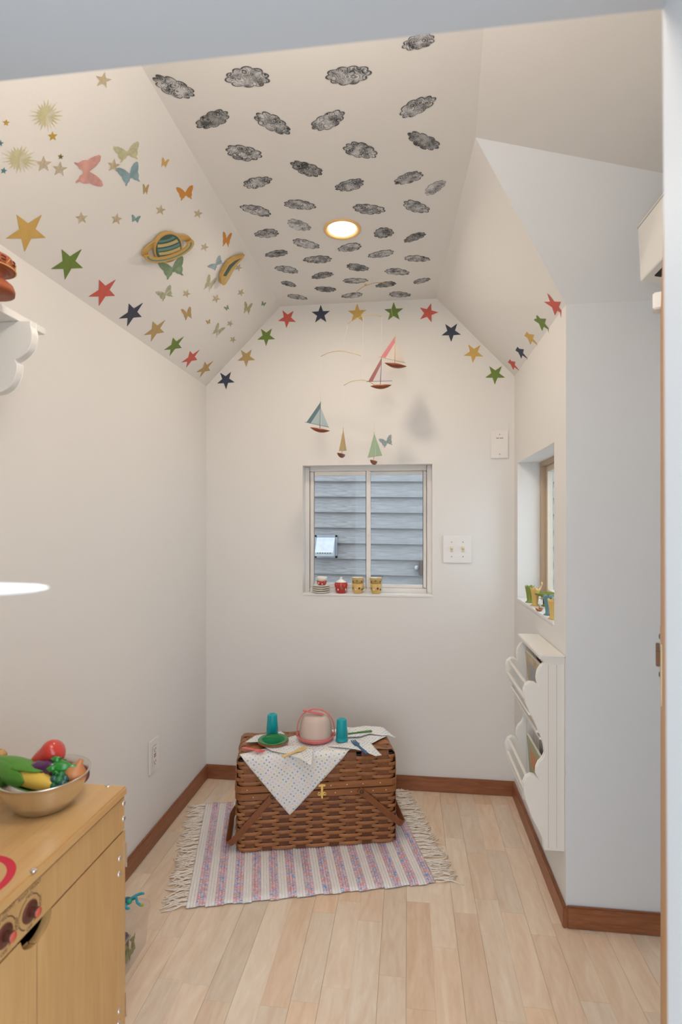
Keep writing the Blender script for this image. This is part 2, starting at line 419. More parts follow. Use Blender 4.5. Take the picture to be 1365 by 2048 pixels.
# ---- door (open leaf at right, seen at a grazing angle)
hx, hy, fx, fy = 0.2075, 0.462, 0.4435, 1.02
dl = math.hypot(fx-hx, fy-hy); da = math.atan2(fy-hy, fx-hx)
door = thing('door_1', 'light wooden door leaf standing open at the right edge', 'door', (hx, hy, 0), da, kind='structure')
MB().box(0, dl, -.034, 0, .012, 1.472).build('leaf', DOORW, door, bevel=.002)
lt = MB().box(dl-.19, dl-.02, 0, .0012, .835, .925).build('latch_plate', mat('latch_brass', (0.62, 0.47, 0.28), .35, .8), door)
MB().box(dl-.075, dl-.001, .001, .0075, .866, .892).build('bolt', mat('dark_brass', (0.16, 0.075, 0.035), .4, .6), lt, bevel=.001)
m = MB()
for zz in (.848, .912): m.ball((dl-.05, .0012, zz), .005, 10, 6, sc=(1, .4, 1))
m.build('screw', mat('dark_screw', (0.08, .06, .05), .5, .5), lt)
MB().box(dl-.03, dl+.001, -.03, .012, 1.473, 1.502).build('top_stop', CREAM, door, bevel=.002)
# left lever (white, close to the lens)
lv = thing('door_lever', 'blurred white lever poking in at the left edge', 'door lever', (DX0, .405, 1.046))
MB().lathe([(0, 0), (.022, 0), (.022, .008), (.012, .012), (.012, .03), (0, .03)], 20, M=RY(PI/2)).build('rose', WHITE, lv)
MB().tube([(.02, 0, 0), (.06, 0, 0.001), (.10, 0, .002), (.122, 0, .003), (.132, 0, .0035)], [.008, .008, .0065, .0045, .002], 12, flat=.75).build('handle', WHITE, lv)

# ---- recessed lamp
lc = Vector((-0.206, 1.706, ZF))
rl = thing('recessed_light', 'lit round recessed ceiling light among the clouds', 'ceiling light', lc)
MB().lathe([(.0595, 0.001), (.0595, -.003), (.056, -.005), (.046, -.002), (.0425, .006), (.0425, .012)], 48).build('trim_ring', mat('lamp_trim', (0.82, 0.52, 0.20), 0.35), rl)
MB().lathe([(0, -.0005), (.0425, -.0005), (.0425, .001), (0, .001)], 48).build('lens', mat('lamp_lens', (1, 1, 1), .5, emis=(1, .93, .80), estr=14), rl)
la = bpy.data.lights.new('lamp_light', 'AREA'); la.shape = 'DISK'; la.size = .08; la.energy = 2.7; la.color = (1, .84, .68); la.spread = math.radians(175)
lo = bpy.data.objects.new('lamp_light', la); col.objects.link(lo); lo.parent = rl; lo.location = (0, 0, -.008)

# added fill light: globe unseen behind the doorway head, evens the room lighting
gl_ = thing('added_fill_lamp', 'added round fill globe, unseen, just inside the doorway', 'ceiling light', (-0.15, 0.58, ZF))
MB().lathe([(0, -.0005), (.06, -.0005), (.062, -.010), (.05, -.016), (.008, -.018), (.008, -.165), (0, -.165)], 40).build('fill_base', WHITE, gl_)
MB().ball((0, 0, -.237), .08, 32, 20).build('fill_globe', mat('fill_glow', (1, 1, 1), .5, emis=(1, .90, .79), estr=29), gl_)

# ================================================================== RUG
RA = math.atan2(0.198, 0.712)
RL_, RW = 0.742, 0.59
rug = thing('rag_rug', 'small striped rag rug with fringed ends under the basket', 'rug', (-0.63, 1.486, 0), RA)
RUGW = mat('rug_white', (0.87, 0.83, 0.80), 0.95, var=0.10, vscale=160, bump=1.0, bscale=260)
RUGC = bpy.data.materials.new('rug_colour'); RUGC.use_nodes = True; n_, l_ = nt(RUGC)
tc = n_.new('ShaderNodeTexCoord'); oi = n_.new('ShaderNodeObjectInfo'); mp = n_.new('ShaderNodeMapping'); mp.inputs['Scale'].default_value = (60, 115, 1)
cx_ = n_.new('ShaderNodeCombineXYZ'); mu = n_.new('ShaderNodeMath'); mu.operation = 'MULTIPLY'; mu.inputs[1].default_value = 37
l_.new(oi.outputs['Random'], mu.inputs[0]); l_.new(mu.outputs[0], cx_.inputs[0]); l_.new(mu.outputs[0], cx_.inputs[1]); l_.new(cx_.outputs[0], mp.inputs['Location'])
no = n_.new('ShaderNodeTexNoise'); no.inputs['Scale'].default_value = 1; no.inputs['Detail'].default_value = 1.5
rp = n_.new('ShaderNodeValToRGB'); rp.color_ramp.interpolation = 'LINEAR'
cr = rp.color_ramp; cr.elements[0].position = .28; cr.elements[0].color = (.24, .34, .62, 1); cr.elements[1].position = .74; cr.elements[1].color = (.82, .68, .34, 1)
for p_, c_ in ((.40, (.36, .46, .68, 1)), (.47, (.76, .70, .72, 1)), (.53, (.82, .50, .53, 1)), (.60, (.78, .28, .36, 1)), (.67, (.40, .58, .42, 1))):
    e = cr.elements.new(p_); e.color = c_
l_.new(tc.outputs['Object'], mp.inputs[0]); l_.new(mp.outputs[0], no.inputs['Vector']); l_.new(no.outputs[0], rp.inputs[0])
l_.new(rp.outputs[0], n_['Principled BSDF'].inputs['Base Color']); n_['Principled BSDF'].inputs['Roughness'].default_value = .95
bp = n_.new('ShaderNodeBump'); bp.inputs['Strength'].default_value = .8; bp.inputs['Distance'].default_value = .002
l_.new(no.outputs[0], bp.inputs['Height']); l_.new(bp.outputs[0], n_['Principled BSDF'].inputs['Normal'])
NS = 28; sw = RL_/NS
def stripe_mesh(ncord):
    m = MB(); cw = sw/ncord
    for c_ in range(ncord):
        xc = (c_+.5)*cw; ny = 30
        vs = []
        for j in range(ny+1):
            y = RW*j/ny; e_ = 0.0045*(1 if j in (0, ny) else 0)
            for k in range(5):
                a = PI*k/4; vs.append((xc-cw*.53*math.cos(a), y, 0.003+(.0055-e_*.8)*math.sin(a)+.0008*math.sin(j*2.2+c_)))
        fs = [(j*5+k, j*5+k+1, (j+1)*5+k+1, (j+1)*5+k) for j in range(ny) for k in range(4)]
        fs += [(0, 1, 2, 3, 4), tuple(ny*5+k for k in (4, 3, 2, 1, 0))]
        m.add(vs, fs, 0, True)
    return m
sm_ = None
for i in range(NS):
    if sm_ is None:
        o = stripe_mesh(3).build('stripe', RUGW, rug); sm_ = o.data; sc_ = sm_.copy(); sc_.materials.clear(); sc_.materials.append(RUGC)
    else: o = link('stripe', sm_ if i % 2 == 0 else sc_, rug)
    o.location = (i*sw, 0.003*math.sin(i*1.9), 0)
FRG = mat('rug_fringe', (0.88, 0.80, 0.71), 0.95, var=.1, vscale=120)
rnd = random.Random(11)
for side in (0, 1):
    for i in range(25):
        m = MB(); y = RW*(i+.5)/25
        for k in range(6):
            L = rnd.uniform(.045, .075) if side == 0 else rnd.uniform(.055, .085)
            yy = y + rnd.uniform(-.008, .008); dy = rnd.uniform(-.03, .03) + (.0)
            pts = []
            for q in range(6):
                t = q/5; sx = -1 if side == 0 else 1
                pts.append(((0 if side == 0 else RL_) + sx*L*t, yy + dy*t*t + .004*math.sin(t*6+k), .0045*(1-t)+.0022 + .003*abs(math.sin(t*5+k*1.3))*rnd.random()))
            m.tube(pts, .0016, 5)
        m.build('fringe_tassel', FRG, rug)

# ================================================================== PICNIC BASKET
BA = math.atan2(0.127, 0.519)
BW, BD = 0.542, 0.212
BC = Vector((-0.3285, 1.9165, 0.0105))
bk = thing('picnic_basket', 'brown woven splint picnic basket with swing handles', 'basket', BC, BA)
def rpath(n, w, d, r):
    """n points with outward normals evenly spaced round a rounded rectangle, starting mid front"""
    segs = []; hw, hd = w/2, d/2
    per = 2*(w-2*r)+2*(d-2*r)+2*PI*r; out = []
    def at(s):
        s %= per
        parts = [('l', (0, -hd), (1, 0), hw-r), ('a', (hw-r, -hd+r), -90, r*PI/2), ('l', (hw, -hd+r), (0, 1), d-2*r), ('a', (hw-r, hd-r), 0, r*PI/2),
                 ('l', (hw-r, hd), (-1, 0), w-2*r), ('a', (-hw+r, hd-r), 90, r*PI/2), ('l', (-hw, hd-r), (0, -1), d-2*r), ('a', (-hw+r, -hd+r), 180, r*PI/2), ('l', (-hw+r, -hd), (1, 0), hw-r)]
        for p in parts:
            if s <= p[3]+1e-9:
                if p[0] == 'l':
                    return Vector((p[1][0]+p[2][0]*s, p[1][1]+p[2][1]*s, 0)), Vector((p[2][1], -p[2][0], 0))
                a = math.radians(p[2]) + s/r
                return Vector((p[1][0]+r*math.cos(a), p[1][1]+r*math.sin(a), 0)), Vector((math.cos(a), math.sin(a), 0))
            s -= p[3]
        return at(0)
    return [at(per*i/n) for i in range(n)], per
NST = 26; SUB = 8
pp, per = rpath(NST*SUB, BW, BD, 0.022)
def weaver(z, h, ph, amp=.0032, th=.0016, scale=1.0):
    m = MB(); vs = []; N = len(pp)
    for i, (p, nrm) in enumerate(pp):
        wv = math.cos(PI*i/SUB + ph*PI); wv = math.copysign(abs(wv)**.55, wv)
        q = Vector((p.x*scale, p.y*scale, 0)); o = amp*wv
        vs += [q+nrm*(o-th*.2)+Vector((0, 0, z)), q+nrm*(o+th*.7)+Vector((0, 0, z+h*.18)), q+nrm*(o+th)+Vector((0, 0, z+h*.5)), q+nrm*(o+th*.7)+Vector((0, 0, z+h*.82)), q+nrm*(o-th*.2)+Vector((0, 0, z+h)), q+nrm*(o-th)+Vector((0, 0, z+h*.5))]
    fs = [(i*6+k, i*6+(k+1) % 6, ((i+1) % N)*6+(k+1) % 6, ((i+1) % N)*6+k) for i in range(N) for k in range(6)]
    return m.add(vs, fs, 0, False)
HB = 0.168; NR = 13; rh = HB/NR
for r in range(NR):
    weaver(r*rh+.0005, rh*.93, r % 2, scale=1.0).build('weaver', SPLINT, bk)
for i in range(NST):
    p, nrm = pp[i*SUB]; t = Vector((-nrm.y, nrm.x, 0)); wv = .033
    m = MB(); q = p
    m.add([q-t*wv/2-nrm*.0012+Vector((0,0,.0)), q+t*wv/2-nrm*.0012, q+t*wv/2+nrm*.0008, q-t*wv/2+nrm*.0008,
           q-t*wv/2-nrm*.0012+Vector((0,0,.19)), q+t*wv/2-nrm*.0012+Vector((0,0,.19)), q+t*wv/2+nrm*.0008+Vector((0,0,.19)), q-t*wv/2+nrm*.0008+Vector((0,0,.19))],
          [(0,1,2,3),(4,7,6,5),(0,4,5,1),(1,5,6,2),(2,6,7,3),(3,7,4,0)])
    m.build('stave', STAVE, bk)
# inner lining so no light shows through, rim bands
def band(z, h, off, name, mt, th=.003):
    m = MB(); vs = []; N = len(pp)
    for p, nrm in pp:
        vs += [p+nrm*off+Vector((0,0,z)), p+nrm*(off+th)+Vector((0,0,z+.0015)), p+nrm*(off+th)+Vector((0,0,z+h-.0015)), p+nrm*off+Vector((0,0,z+h))]
    fs = [(i*4+k, i*4+(k+1) % 4, ((i+1) % N)*4+(k+1) % 4, ((i+1) % N)*4+k) for i in range(N) for k in range(4)]
    return m.add(vs, fs).build(name, mt, bk)
BANDM = wood('basket_band', (0.33, 0.13, 0.042), (0.23, 0.08, 0.025), axis=0, scale=50, stretch=8, rough=.42, rand=.04)
band(.005, .300, -.0062, 'lining', DARK, .001)
rim = band(.1705, .0225, .0022, 'rim_band', BANDM)
lid_band = band(.1955, .0235, .003, 'lid_band', BANDM)
NAIL = mat('nail_head', (0.80, 0.66, 0.45), .3, .9)
for zz, xs, par, of in ((.182, (-.215, -.13, .02+.04, .085+.03, .19, .235), rim, .0052), (.2075, (-.235, -.16, .045, .10, .155, .215), lid_band, .006)):
    for xx in xs:
        MB().ball((xx, -BD/2-of, zz), .0022, 8, 5, sc=(1, .5, 1)).build('nail', NAIL, par)
# lid: weavers and bent splints over the top
ZL0, ZL1 = .2195, .318
nl = 6; lh = (.300-ZL0)/nl
for r in range(nl):
    weaver(ZL0+r*lh, lh*.93, r % 2, scale=1.0-.004*max(0, r-2)).build('lid_weaver', SPLINT, bk)
LID = wood('basket_lid', (0.27, 0.10, 0.03), (0.16, 0.052, 0.015), axis=1, scale=70, stretch=6, rough=.42, rand=.14)
for i in range(-4, 5):
    xx = i*per/NST; y = BD/2
    pts = [(xx, -y, ZL0-.01), (xx, -y-.0005, .27), (xx, -y+.001, .298), (xx, -y+.007, .3105), (xx, -y+.018, .317)]
    pts += [(xx, -y+.018+(BD-.036)*k/12, .317+.0025*math.sin(k*PI/2+i*PI)) for k in range(1, 12)]
    pts += [(-p[0]+2*xx, -p[1], p[2]) for p in pts[:5][::-1]]
    m = MB(); m.strap(pts, (1, 0, 0), .036 if i % 2 else .04, .0018); m.build('lid_splint', LID, bk)
for j in range(5):
    yy = -.082+.041*j; x_ = BW/2
    pts = [(-x_, yy, ZL0), (-x_, yy, .285), (-x_+.004, yy, .306), (-x_+.014, yy, .3165)] + [(-x_+.014+(BW-.028)*k/36, yy, .317+.0022*math.cos(k*PI/4+j*PI)) for k in range(1, 36)] + [(x_-.014, yy, .3165), (x_-.004, yy, .306), (x_, yy, .285), (x_, yy, ZL0)]
    m = MB(); m.strap(pts, (0, 1, 0), .034, .0016); m.build('lid_splint', SPLINT, bk)
MB().box(-BW/2+.012, BW/2-.012, -BD/2+.012, BD/2-.012, .308, .312).build('lid_core', DARK, bk)
# swing handles: hoop with front leg, cross bar beyond the basket end, back leg
def handle(px, ex, ez, name):
    y = BD/2+.0085; pz = .182; ex2 = ex
    A = Vector((px, -y, pz)); B = Vector((ex, -y, ez)); d = (B-A).normalized(); up = Vector((-d.z, 0, d.x))
    pts = [A - d*.012, A, A+(B-A)*.5, B - d*.035]
    # rounded corner, cross bar along depth, second corner
    n = 8
    for k in range(1, n+1):
        a = PI/2*k/n; pts.append(B - d*.035 + d*(.035*math.sin(a)) + Vector((0, .035*(1-math.cos(a)), 0)))
    back = [Vector((p.x, -p.y, p.z)) for p in pts][::-1]
    pts = pts + back
    sd = Vector((-d.z, 0, d.x))
    m = MB(); m.strap(pts, sd, .021, .0042)
    o = m.build(name, STRAP, bk, bevel=.0008, bseg=1)
    MB().lathe([(0, .006), (.005, .0055), (.0065, .003), (.007, 0), (0, 0)], 14, M=T(px, -y-.001, pz) @ RX(PI/2)).build('rivet', mat('handle_rivet', (0.10, 0.055, 0.03), .4, .4), o)
handle(-.152, -.300, .022, 'handle'); handle(.150, .300, .052, 'handle')
# brass clasp
cx_ = .0145
cl_ = MB(); y = -BD/2-.0062
def plate(m, pts, t=.0014): m.prism([(cx_+a, y, b_) for a, b_ in pts], (0, -t, 0))
plate(cl_, [(-.012, .206), (.012, .206), (.012, .2135), (.0045, .2135), (.0045, .2145), (-.0045, .2145), (-.0045, .2135), (-.012, .2135)])
cl_.box(cx_-.004, cx_+.004, y-.003, y, .166, .210)
clo = cl_.build('clasp', BRASS, bk, bevel=.0004, bseg=1)
m = MB()
for a in (-.009, .009):
    m.lathe([(.0062, 0), (.0062, .0018), (.003, .0018), (.003, 0)], 16, M=T(cx_+a, y, .182) @ RX(PI/2))
m.box(cx_-.008, cx_+.008, y-.0016, y, .178, .186); m.ball((cx_, y-.003, .170), .0045, 10, 8)
m.build('clasp_keeper', BRASS, clo)

# ---- cloth and place settings on the lid
ZT = BC.z + .3215
Binv = (Matrix.Translation(BC) @ RZ(BA)).inverted()
def onTop(u, v, dz=0.0):
    return Binv @ onZ(u, v, ZT+dz)
DOT = bpy.data.materials.new('polka_dot_cotton'); DOT.use_nodes = True; n_, l_ = nt(DOT)
uv = n_.new('ShaderNodeUVMap'); mp = n_.new('ShaderNodeMapping'); mp.inputs['Scale'].default_value = (82, 82, 1); mp.inputs['Rotation'].default_value = (0, 0, .62)
l_.new(uv.outputs[0], mp.inputs[0])
fl = n_.new('ShaderNodeVectorMath'); fl.operation = 'FLOOR'; l_.new(mp.outputs[0], fl.inputs[0])
fr_ = n_.new('ShaderNodeVectorMath'); fr_.operation = 'FRACTION'; l_.new(mp.outputs[0], fr_.inputs[0])
sb = n_.new('ShaderNodeVectorMath'); sb.operation = 'SUBTRACT'; sb.inputs[1].default_value = (.5, .5, 0); l_.new(fr_.outputs[0], sb.inputs[0])
ln = n_.new('ShaderNodeVectorMath'); ln.operation = 'LENGTH'; l_.new(sb.outputs[0], ln.inputs[0])
lt_ = n_.new('ShaderNodeMath'); lt_.operation = 'LESS_THAN'; lt_.inputs[1].default_value = .21; l_.new(ln.outputs['Value'], lt_.inputs[0])
wn = n_.new('ShaderNodeTexWhiteNoise'); l_.new(fl.outputs[0], wn.inputs['Vector'])
rp = n_.new('ShaderNodeValToRGB'); rp.color_ramp.interpolation = 'CONSTANT'; cr = rp.color_ramp
cr.elements[0].color = (.22, .38, .66, 1); cr.elements[1].position = .8; cr.elements[1].color = (.80, .68, .36, 1)
for p_, c_ in ((.25, (.36, .47, .36, 1)), (.45, (.80, .58, .56, 1)), (.62, (.62, .58, .72, 1))):
    e = cr.elements.new(p_); e.color = c_
l_.new(wn.outputs['Value'], rp.inputs[0])
mc = n_.new('ShaderNodeMix'); mc.data_type = 'RGBA'; mc.inputs['A'].default_value = (.80, .78, .75, 1)
l_.new(lt_.outputs[0], mc.inputs['Factor']); l_.new(rp.outputs[0], mc.inputs['B']); l_.new(mc.outputs['Result'], n_['Principled BSDF'].inputs['Base Color']); n_['Principled BSDF'].inputs['Roughness'].default_value = .9

def cloth_poly(name, pts, z, label, group, wave=.0015, th=.0009, drape=None, seed=0, uvo=(0, 0), edge=None):
    """flat outline on the lid, finely triangulated, gently rumpled; drape(x, y, z) may bend it over an edge"""
    bm = bmesh.new(); vs = [bm.verts.new((p[0], p[1], 0)) for p in pts]; bm.faces.new(vs)
    bmesh.ops.triangulate(bm, faces=bm.faces)
    for _ in range(5): bmesh.ops.subdivide_edges(bm, edges=[e for e in bm.edges if e.calc_length() > .013], cuts=1, use_grid_fill=True); bmesh.ops.triangulate(bm, faces=bm.faces)
    uvl = bm.loops.layers.uv.new('UVMap')
    for f in bm.faces:
        for lp in f.loops: lp[uvl].uv = (lp.vert.co.x+uvo[0], lp.vert.co.y+uvo[1])
    rr = random.Random(seed); a, b2, c2 = rr.uniform(18, 32), rr.uniform(18, 32), rr.uniform(0, 6)
    for v in bm.verts:
        x, y = v.co.x, v.co.y
        zz = z + wave*(1+math.sin(a*x+c2)*math.cos(b2*y+c2*2))
        if drape: v.co = drape(x, y, zz)
        else: v.co = Vector((x, y, zz))
    bmesh.ops.recalc_face_normals(bm, faces=bm.faces)
    if sum(f.normal.z for f in bm.faces) < 0: bmesh.ops.reverse_faces(bm, faces=bm.faces)
    for f in bm.faces: f.smooth = True
    me = bpy.data.meshes.new(name); bm.to_mesh(me); bm.free(); me.materials.append(DOT)
    o = link(name, me); o.matrix_world = Matrix.Translation(BC) @ RZ(BA)
    md = o.modifiers.new('thickness', 'SOLIDIFY'); md.thickness = th; md.offset = 1
    return tag(o, label, 'cloth' if 'table' in name else 'napkin', group)
yF = -BD/2-.0095
def drape(x, y, z):
    if y >= yF+.012: 
        # overhanging tips droop a little
        dz = max(0, abs(x)-BW/2+.006)*.35
        return Vector((x, y, z-dz))
    s_ = yF+.012-y; r_ = .012
    if s_ < r_*PI/2:
        a = s_/r_; return Vector((x, yF+r_-r_*math.sin(a), z-r_*(1-math.cos(a))))
    q = s_-r_*PI/2
    return Vector((x, yF-.0015*(1+math.sin(x*70))*min(1, q/.05)-.002, z-r_-q))
zt = BC.z+.3215
tipx = -.094; fl_ = onTop(480, 1511); fr2 = onTop(703, 1509)
drop = (.3215-.117)-.012+.012*PI/2
P_ = [( -.262, yF+.012), (tipx, yF+.012-drop), (fr2.x, yF+.010)]
tops = [onTop(745, 1497), onTop(742, 1489), onTop(780, 1471), onTop(760, 1459), onTop(690, 1456), onTop(600, 1470), onTop(568, 1478), onTop(535, 1497)]
for q in tops: P_.append((q.x, min(q.y, BD/2+.004)))
cloth_poly('tablecloth', P_, .3215, 'white polka dot cloth with a corner hanging down the basket front', None, drape=drape, seed=2)
def nap(px, lab, seed, dz=.0045):
    q = [onTop(*p) for p in px]
    cloth_poly('napkin', [(a.x, min(a.y, BD/2+.02)) for a in q], .3225+dz, lab, 'polka dot napkins on the basket', wave=.0018, drape=lambda x, y, z: Vector((x, y, z-max(0, abs(x)-BW/2+.01)*.4)), seed=seed, uvo=(.37*seed, .11*seed))
nap([(490, 1489), (512, 1474), (540, 1470), (562, 1466), (570, 1472), (552, 1486), (520, 1489)], 'polka dot napkin under the left teal cup', 3)
nap([(530, 1500), (548, 1496), (600, 1494), (628, 1502), (624, 1538), (600, 1522), (572, 1512), (545, 1507)], 'folded polka dot napkin under the yellow fork', 4)
nap([(655, 1496), (690, 1490), (720, 1484), (741, 1489), (764, 1515), (752, 1517), (728, 1507), (692, 1501)], 'polka dot napkin under the blue fork', 5)
nap([(690, 1478), (700, 1460), (730, 1455), (765, 1458), (794, 1472), (765, 1475), (740, 1472), (720, 1478)], 'polka dot napkin under the green knife at the back right corner', 6)

Btop = Matrix.Translation(BC) @ RZ(BA)
def top_world(u, v, dz=.0):
    p = onZ(u, v, ZT+dz); p.z = ZT+dz; return p
ZC = .0075
TEAL = mat('teal_plastic', (0.0, 0.33, 0.37), .35)
cup_prof = [(.0, .074), (.0145, .074), (.0165, .0725), (.0175, .070), (.0185, .050), (.0212, .017), (.0205, .0165), (.0213, .0005), (.0222, 0), (.0195, 0), (.0185, .03), (.0155, .071), (0, .072)]
def cup(u, v, lab):
    p = top_world(u, v, ZC); t = thing('play_cup', lab, 'cup', p, 0, 'upturned teal cups')
    MB().lathe(cup_prof, 28).build('cup_body', TEAL, t)
    MB().lathe([(.0105, .0742), (.0125, .0752), (.0142, .0742)], 24).build('foot_ring', mat('teal_light', (0.02, .42, .46), .35), t)
cup(545, 1469, 'upturned teal plastic cup behind the green plate'); cup(684, 1480, 'upturned teal plastic cup right of the cake carrier')
pc = top_world(547, 1486, ZC-.0005)
for k, (nm, c_, lab) in enumerate((('tan', (.42, .20, .08), 'brown play plate at the bottom of the stack'), ('coral', (.72, .22, .16), 'coral play plate in the middle of the stack'), ('green', (0.015, .19, .035), 'dark green play plate on top of the stack'))):
    t = thing('play_plate', lab, 'plate', (pc.x, pc.y, pc.z+.0036*k), 0, 'stacked play plates')
    MB().lathe([(0, .0012), (.030, .0012), (.037, .0035), (.052, .0058), (.0533, .0066), (.052, .0074), (.040, .0064), (.0375, .0056), (.034, .0022), (0, .0022)], 44).build('dish', mat('plate_'+nm, c_, .25, coat=.4), t)
    MB().lathe([(.026, 0), (.030, 0), (.030, .0014), (.026, .0014)], 32).build('foot_ring', mat('plate_'+nm, c_, .3), t)
# cake carrier
p = top_world(632, 1476, ZC); ck = thing('cake_carrier', 'coral cake carrier with translucent dome and arched handle', 'cake carrier', p, BA*.6)
CORAL = mat('coral_plastic', (0.70, 0.17, 0.16), .35)
MB().lathe([(0, 0), (.058, 0), (.0625, .003), (.0655, .010), (.066, .0135), (.0625, .0145), (.0615, .0085), (.056, .006), (0, .006)], 48).build('base_tray', CORAL, ck)
DOME = mat('translucent_dome', (.74, .58, .49), .35, alpha=.78)
MB().lathe([(.0585, .007), (.0575, .03), (.054, .055), (.050, .070), (.044, .080), (.030, .0855), (0, .087), (0, .0855), (.029, .084), (.043, .0785), (.0525, .054), (.057, .007)], 48).build('dome', DOME, ck)
pts = []
for k in range(25):
    a = PI*k/24; pts.append((.0665*math.cos(a), -.006*math.sin(a), .014+.092*math.sin(a)**.72))
MB().strap(pts, (0, 1, 0), .009, .0035).build('carry_handle', CORAL, ck, bevel=.0008, bseg=1)
for s_ in (-1, 1): MB().ball((s_*.0665, 0, .014), .0065, 12, 8, sc=(.7, 1, 1.3)).build('hinge_lug', CORAL, ck)
MB().box(-.052, .022, -.006, .006, -.002, .0025, M=T(.005, -.016, .094) @ RY(math.radians(9)) @ RZ(-.15)).build('cake_server', CORAL, ck, bevel=.001)
# utensils
def fork(u0, v0, u1, v1, c_, name, lab, knife=False, tines=4):
    a = top_world(u0, v0, ZC+.003); b_ = top_world(u1, v1, ZC+.003); d = b_-a; L = d.length
    t = thing('play_knife' if knife else 'play_fork', lab, 'knife' if knife else 'fork', a, math.atan2(d.y, d.x), 'play cutlery on the basket')
    M_ = mat(name, c_, .4)
    hw = .0052
    out = [(0, -hw), (.004, -hw-.0008), (L*.45, -.0042), (L*.6, -.0038), (L*.6, .0038), (L*.45, .0042), (.004, hw+.0008), (0, hw)]
    MB().prism([(x_, y_, .0) for x_, y_ in out], (0, 0, .0035)).build('handle', M_, t, bevel=.0007, bseg=1)
    if knife:
        bl_ = [(L*.58, -.0036), (L*.97, -.0052), (L, -.001), (L*.98, .0045), (L*.58, .0036)]
        MB().prism([(x_, y_, .0005) for x_, y_ in bl_], (0, 0, .002)).build('blade', M_, t)
    else:
        h = .0105
        MB().prism([(x_, y_, .0005) for x_, y_ in [(L*.58, -.0038), (L*.66, -h*.85), (L*.76, -h), (L*.76, h), (L*.66, h*.85), (L*.58, .0038)]], (0, 0, .0028)).build('fork_head', M_, t)
        for k in range(tines):
            yk = -h + (2*h)*(k+.5)/tines; w_ = h/tines*.62
            MB().prism([(L*.75, yk-w_, .0007), (L*.985, yk-w_*.7, .002), (L, yk, .002), (L*.985, yk+w_*.7, .002), (L*.75, yk+w_, .0007)], (0, 0, .0022)).build('tine', M_, t)
fork(486, 1496, 529, 1505, (.74, .16, .16), 'coral_fork', 'coral plastic fork on the left end of the lid')
fork(566, 1515, 612, 1496, (.80, .55, .22), 'yellow_fork', 'pale yellow plastic fork left of the cloth middle')
fork(734, 1508, 706, 1482, (.02, .10, .22), 'blue_fork', 'dark blue plastic fork near the right front corner', tines=3)
fork(744, 1463, 696, 1468, (.06, .22, .03), 'green_knife', 'green plastic knife behind the right teal cup', knife=True)

# ================================================================== PLAY KITCHEN
KX, KY0, KY1, KZ = -0.50, YF1+.012, 0.911, 0.636
kt = thing('play_kitchen', 'birch wooden play stove with red knobs along the left wall', 'play kitchen', (0, 0, 0))
top_ = MB().box(XL+.014, KX+.004, KY0, KY1+.002, KZ-.016, KZ).build('worktop', BIRCH, kt, bevel=.003)
zpan = 0.558
pan = MB().box(KX-.014, KX, KY0, KY1, zpan+.001, KZ-.0175).build('control_panel', BIRCHZ, kt, bevel=.0015)
ys = onX(74, 1900, KX).y
MB().box(XL+.016, KX-.016, KY1-.014, KY1, .0, KZ-.017).build('end_panel', BIRCHZ, kt)
MB().box(XL+.016, KX-.016, KY0, KY0+.014, .0, KZ-.017).build('end_panel', BIRCHZ, kt)
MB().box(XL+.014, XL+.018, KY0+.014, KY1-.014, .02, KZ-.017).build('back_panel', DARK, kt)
MB().box(XL+.018, KX-.016, KY0+.014, KY1-.014, .03, .04).build('bottom_shelf', BIRCHZ, kt)
# doors with a scooped hand hole where they meet under the panel
zt_ = zpan-.0015; hw1 = onX(104, 1812, KX).y-ys; zh = onX(70, 1891, KX).z
def scoop(cy, sgn, wd):
    pts = []
    for k in range(11):
        t = k/10; yy = cy+sgn*wd*(1-t)
        pts.append((yy, zt_-(zt_-zh)*math.sqrt(max(0, 1-(1-t)**2))))
    return pts
outR = [(KY1, .03), (KY1, zt_)] + scoop(ys+.0008, 1, hw1) + [(ys+.0008, .03)]
dR = MB().prism([(KX-.014, a, b_) for a, b_ in outR], (.014, 0, 0)).build('door', BIRCHZ, kt, bevel=.0012, bseg=1)
wl = ys-onX(37, 1893, KX).y
outL = [(KY0, .03), (KY0, zt_)] + scoop(ys-.0008, -1, max(.02, wl*.9)) + [(ys-.0008, .03)]
dL = MB().prism([(KX-.014, a, b_) for a, b_ in outL], (.014, 0, 0)).build('door', BIRCHZ, kt, bevel=.0012, bseg=1)
def screw(par, u, v, nx, r=.0048):
    p = onX(u, v, KX) if nx else onZ(u, v, KZ)
    M = T(*p) @ (RY(PI/2) if nx else Matrix.Identity(4))
    MB().lathe([(r, 0), (r*.9, .0012), (r*.5, .002), (r*.35, .0012), (0, .0012)], 14, M=M).build('screw', STEEL, par)
for u, v in ((248, 1607), (248, 1637)): screw(pan, u, v, True)
for u, v in ((240, 1717), (239, 1748), (239, 2022), (238, 2046)): screw(dR, u, v, True)
for u, v in ((216, 1572), (67, 1741)): screw(top_, u, v, False)
for zz in (onY(254, 1710, KY1).z, onY(254, 2010, KY1).z):
    MB().box(KX-.012, KX+.0035, KY1+.0002, KY1+.0022, zz-.022, zz+.022).build('hinge', STEEL, dR, bevel=.0006, bseg=1)
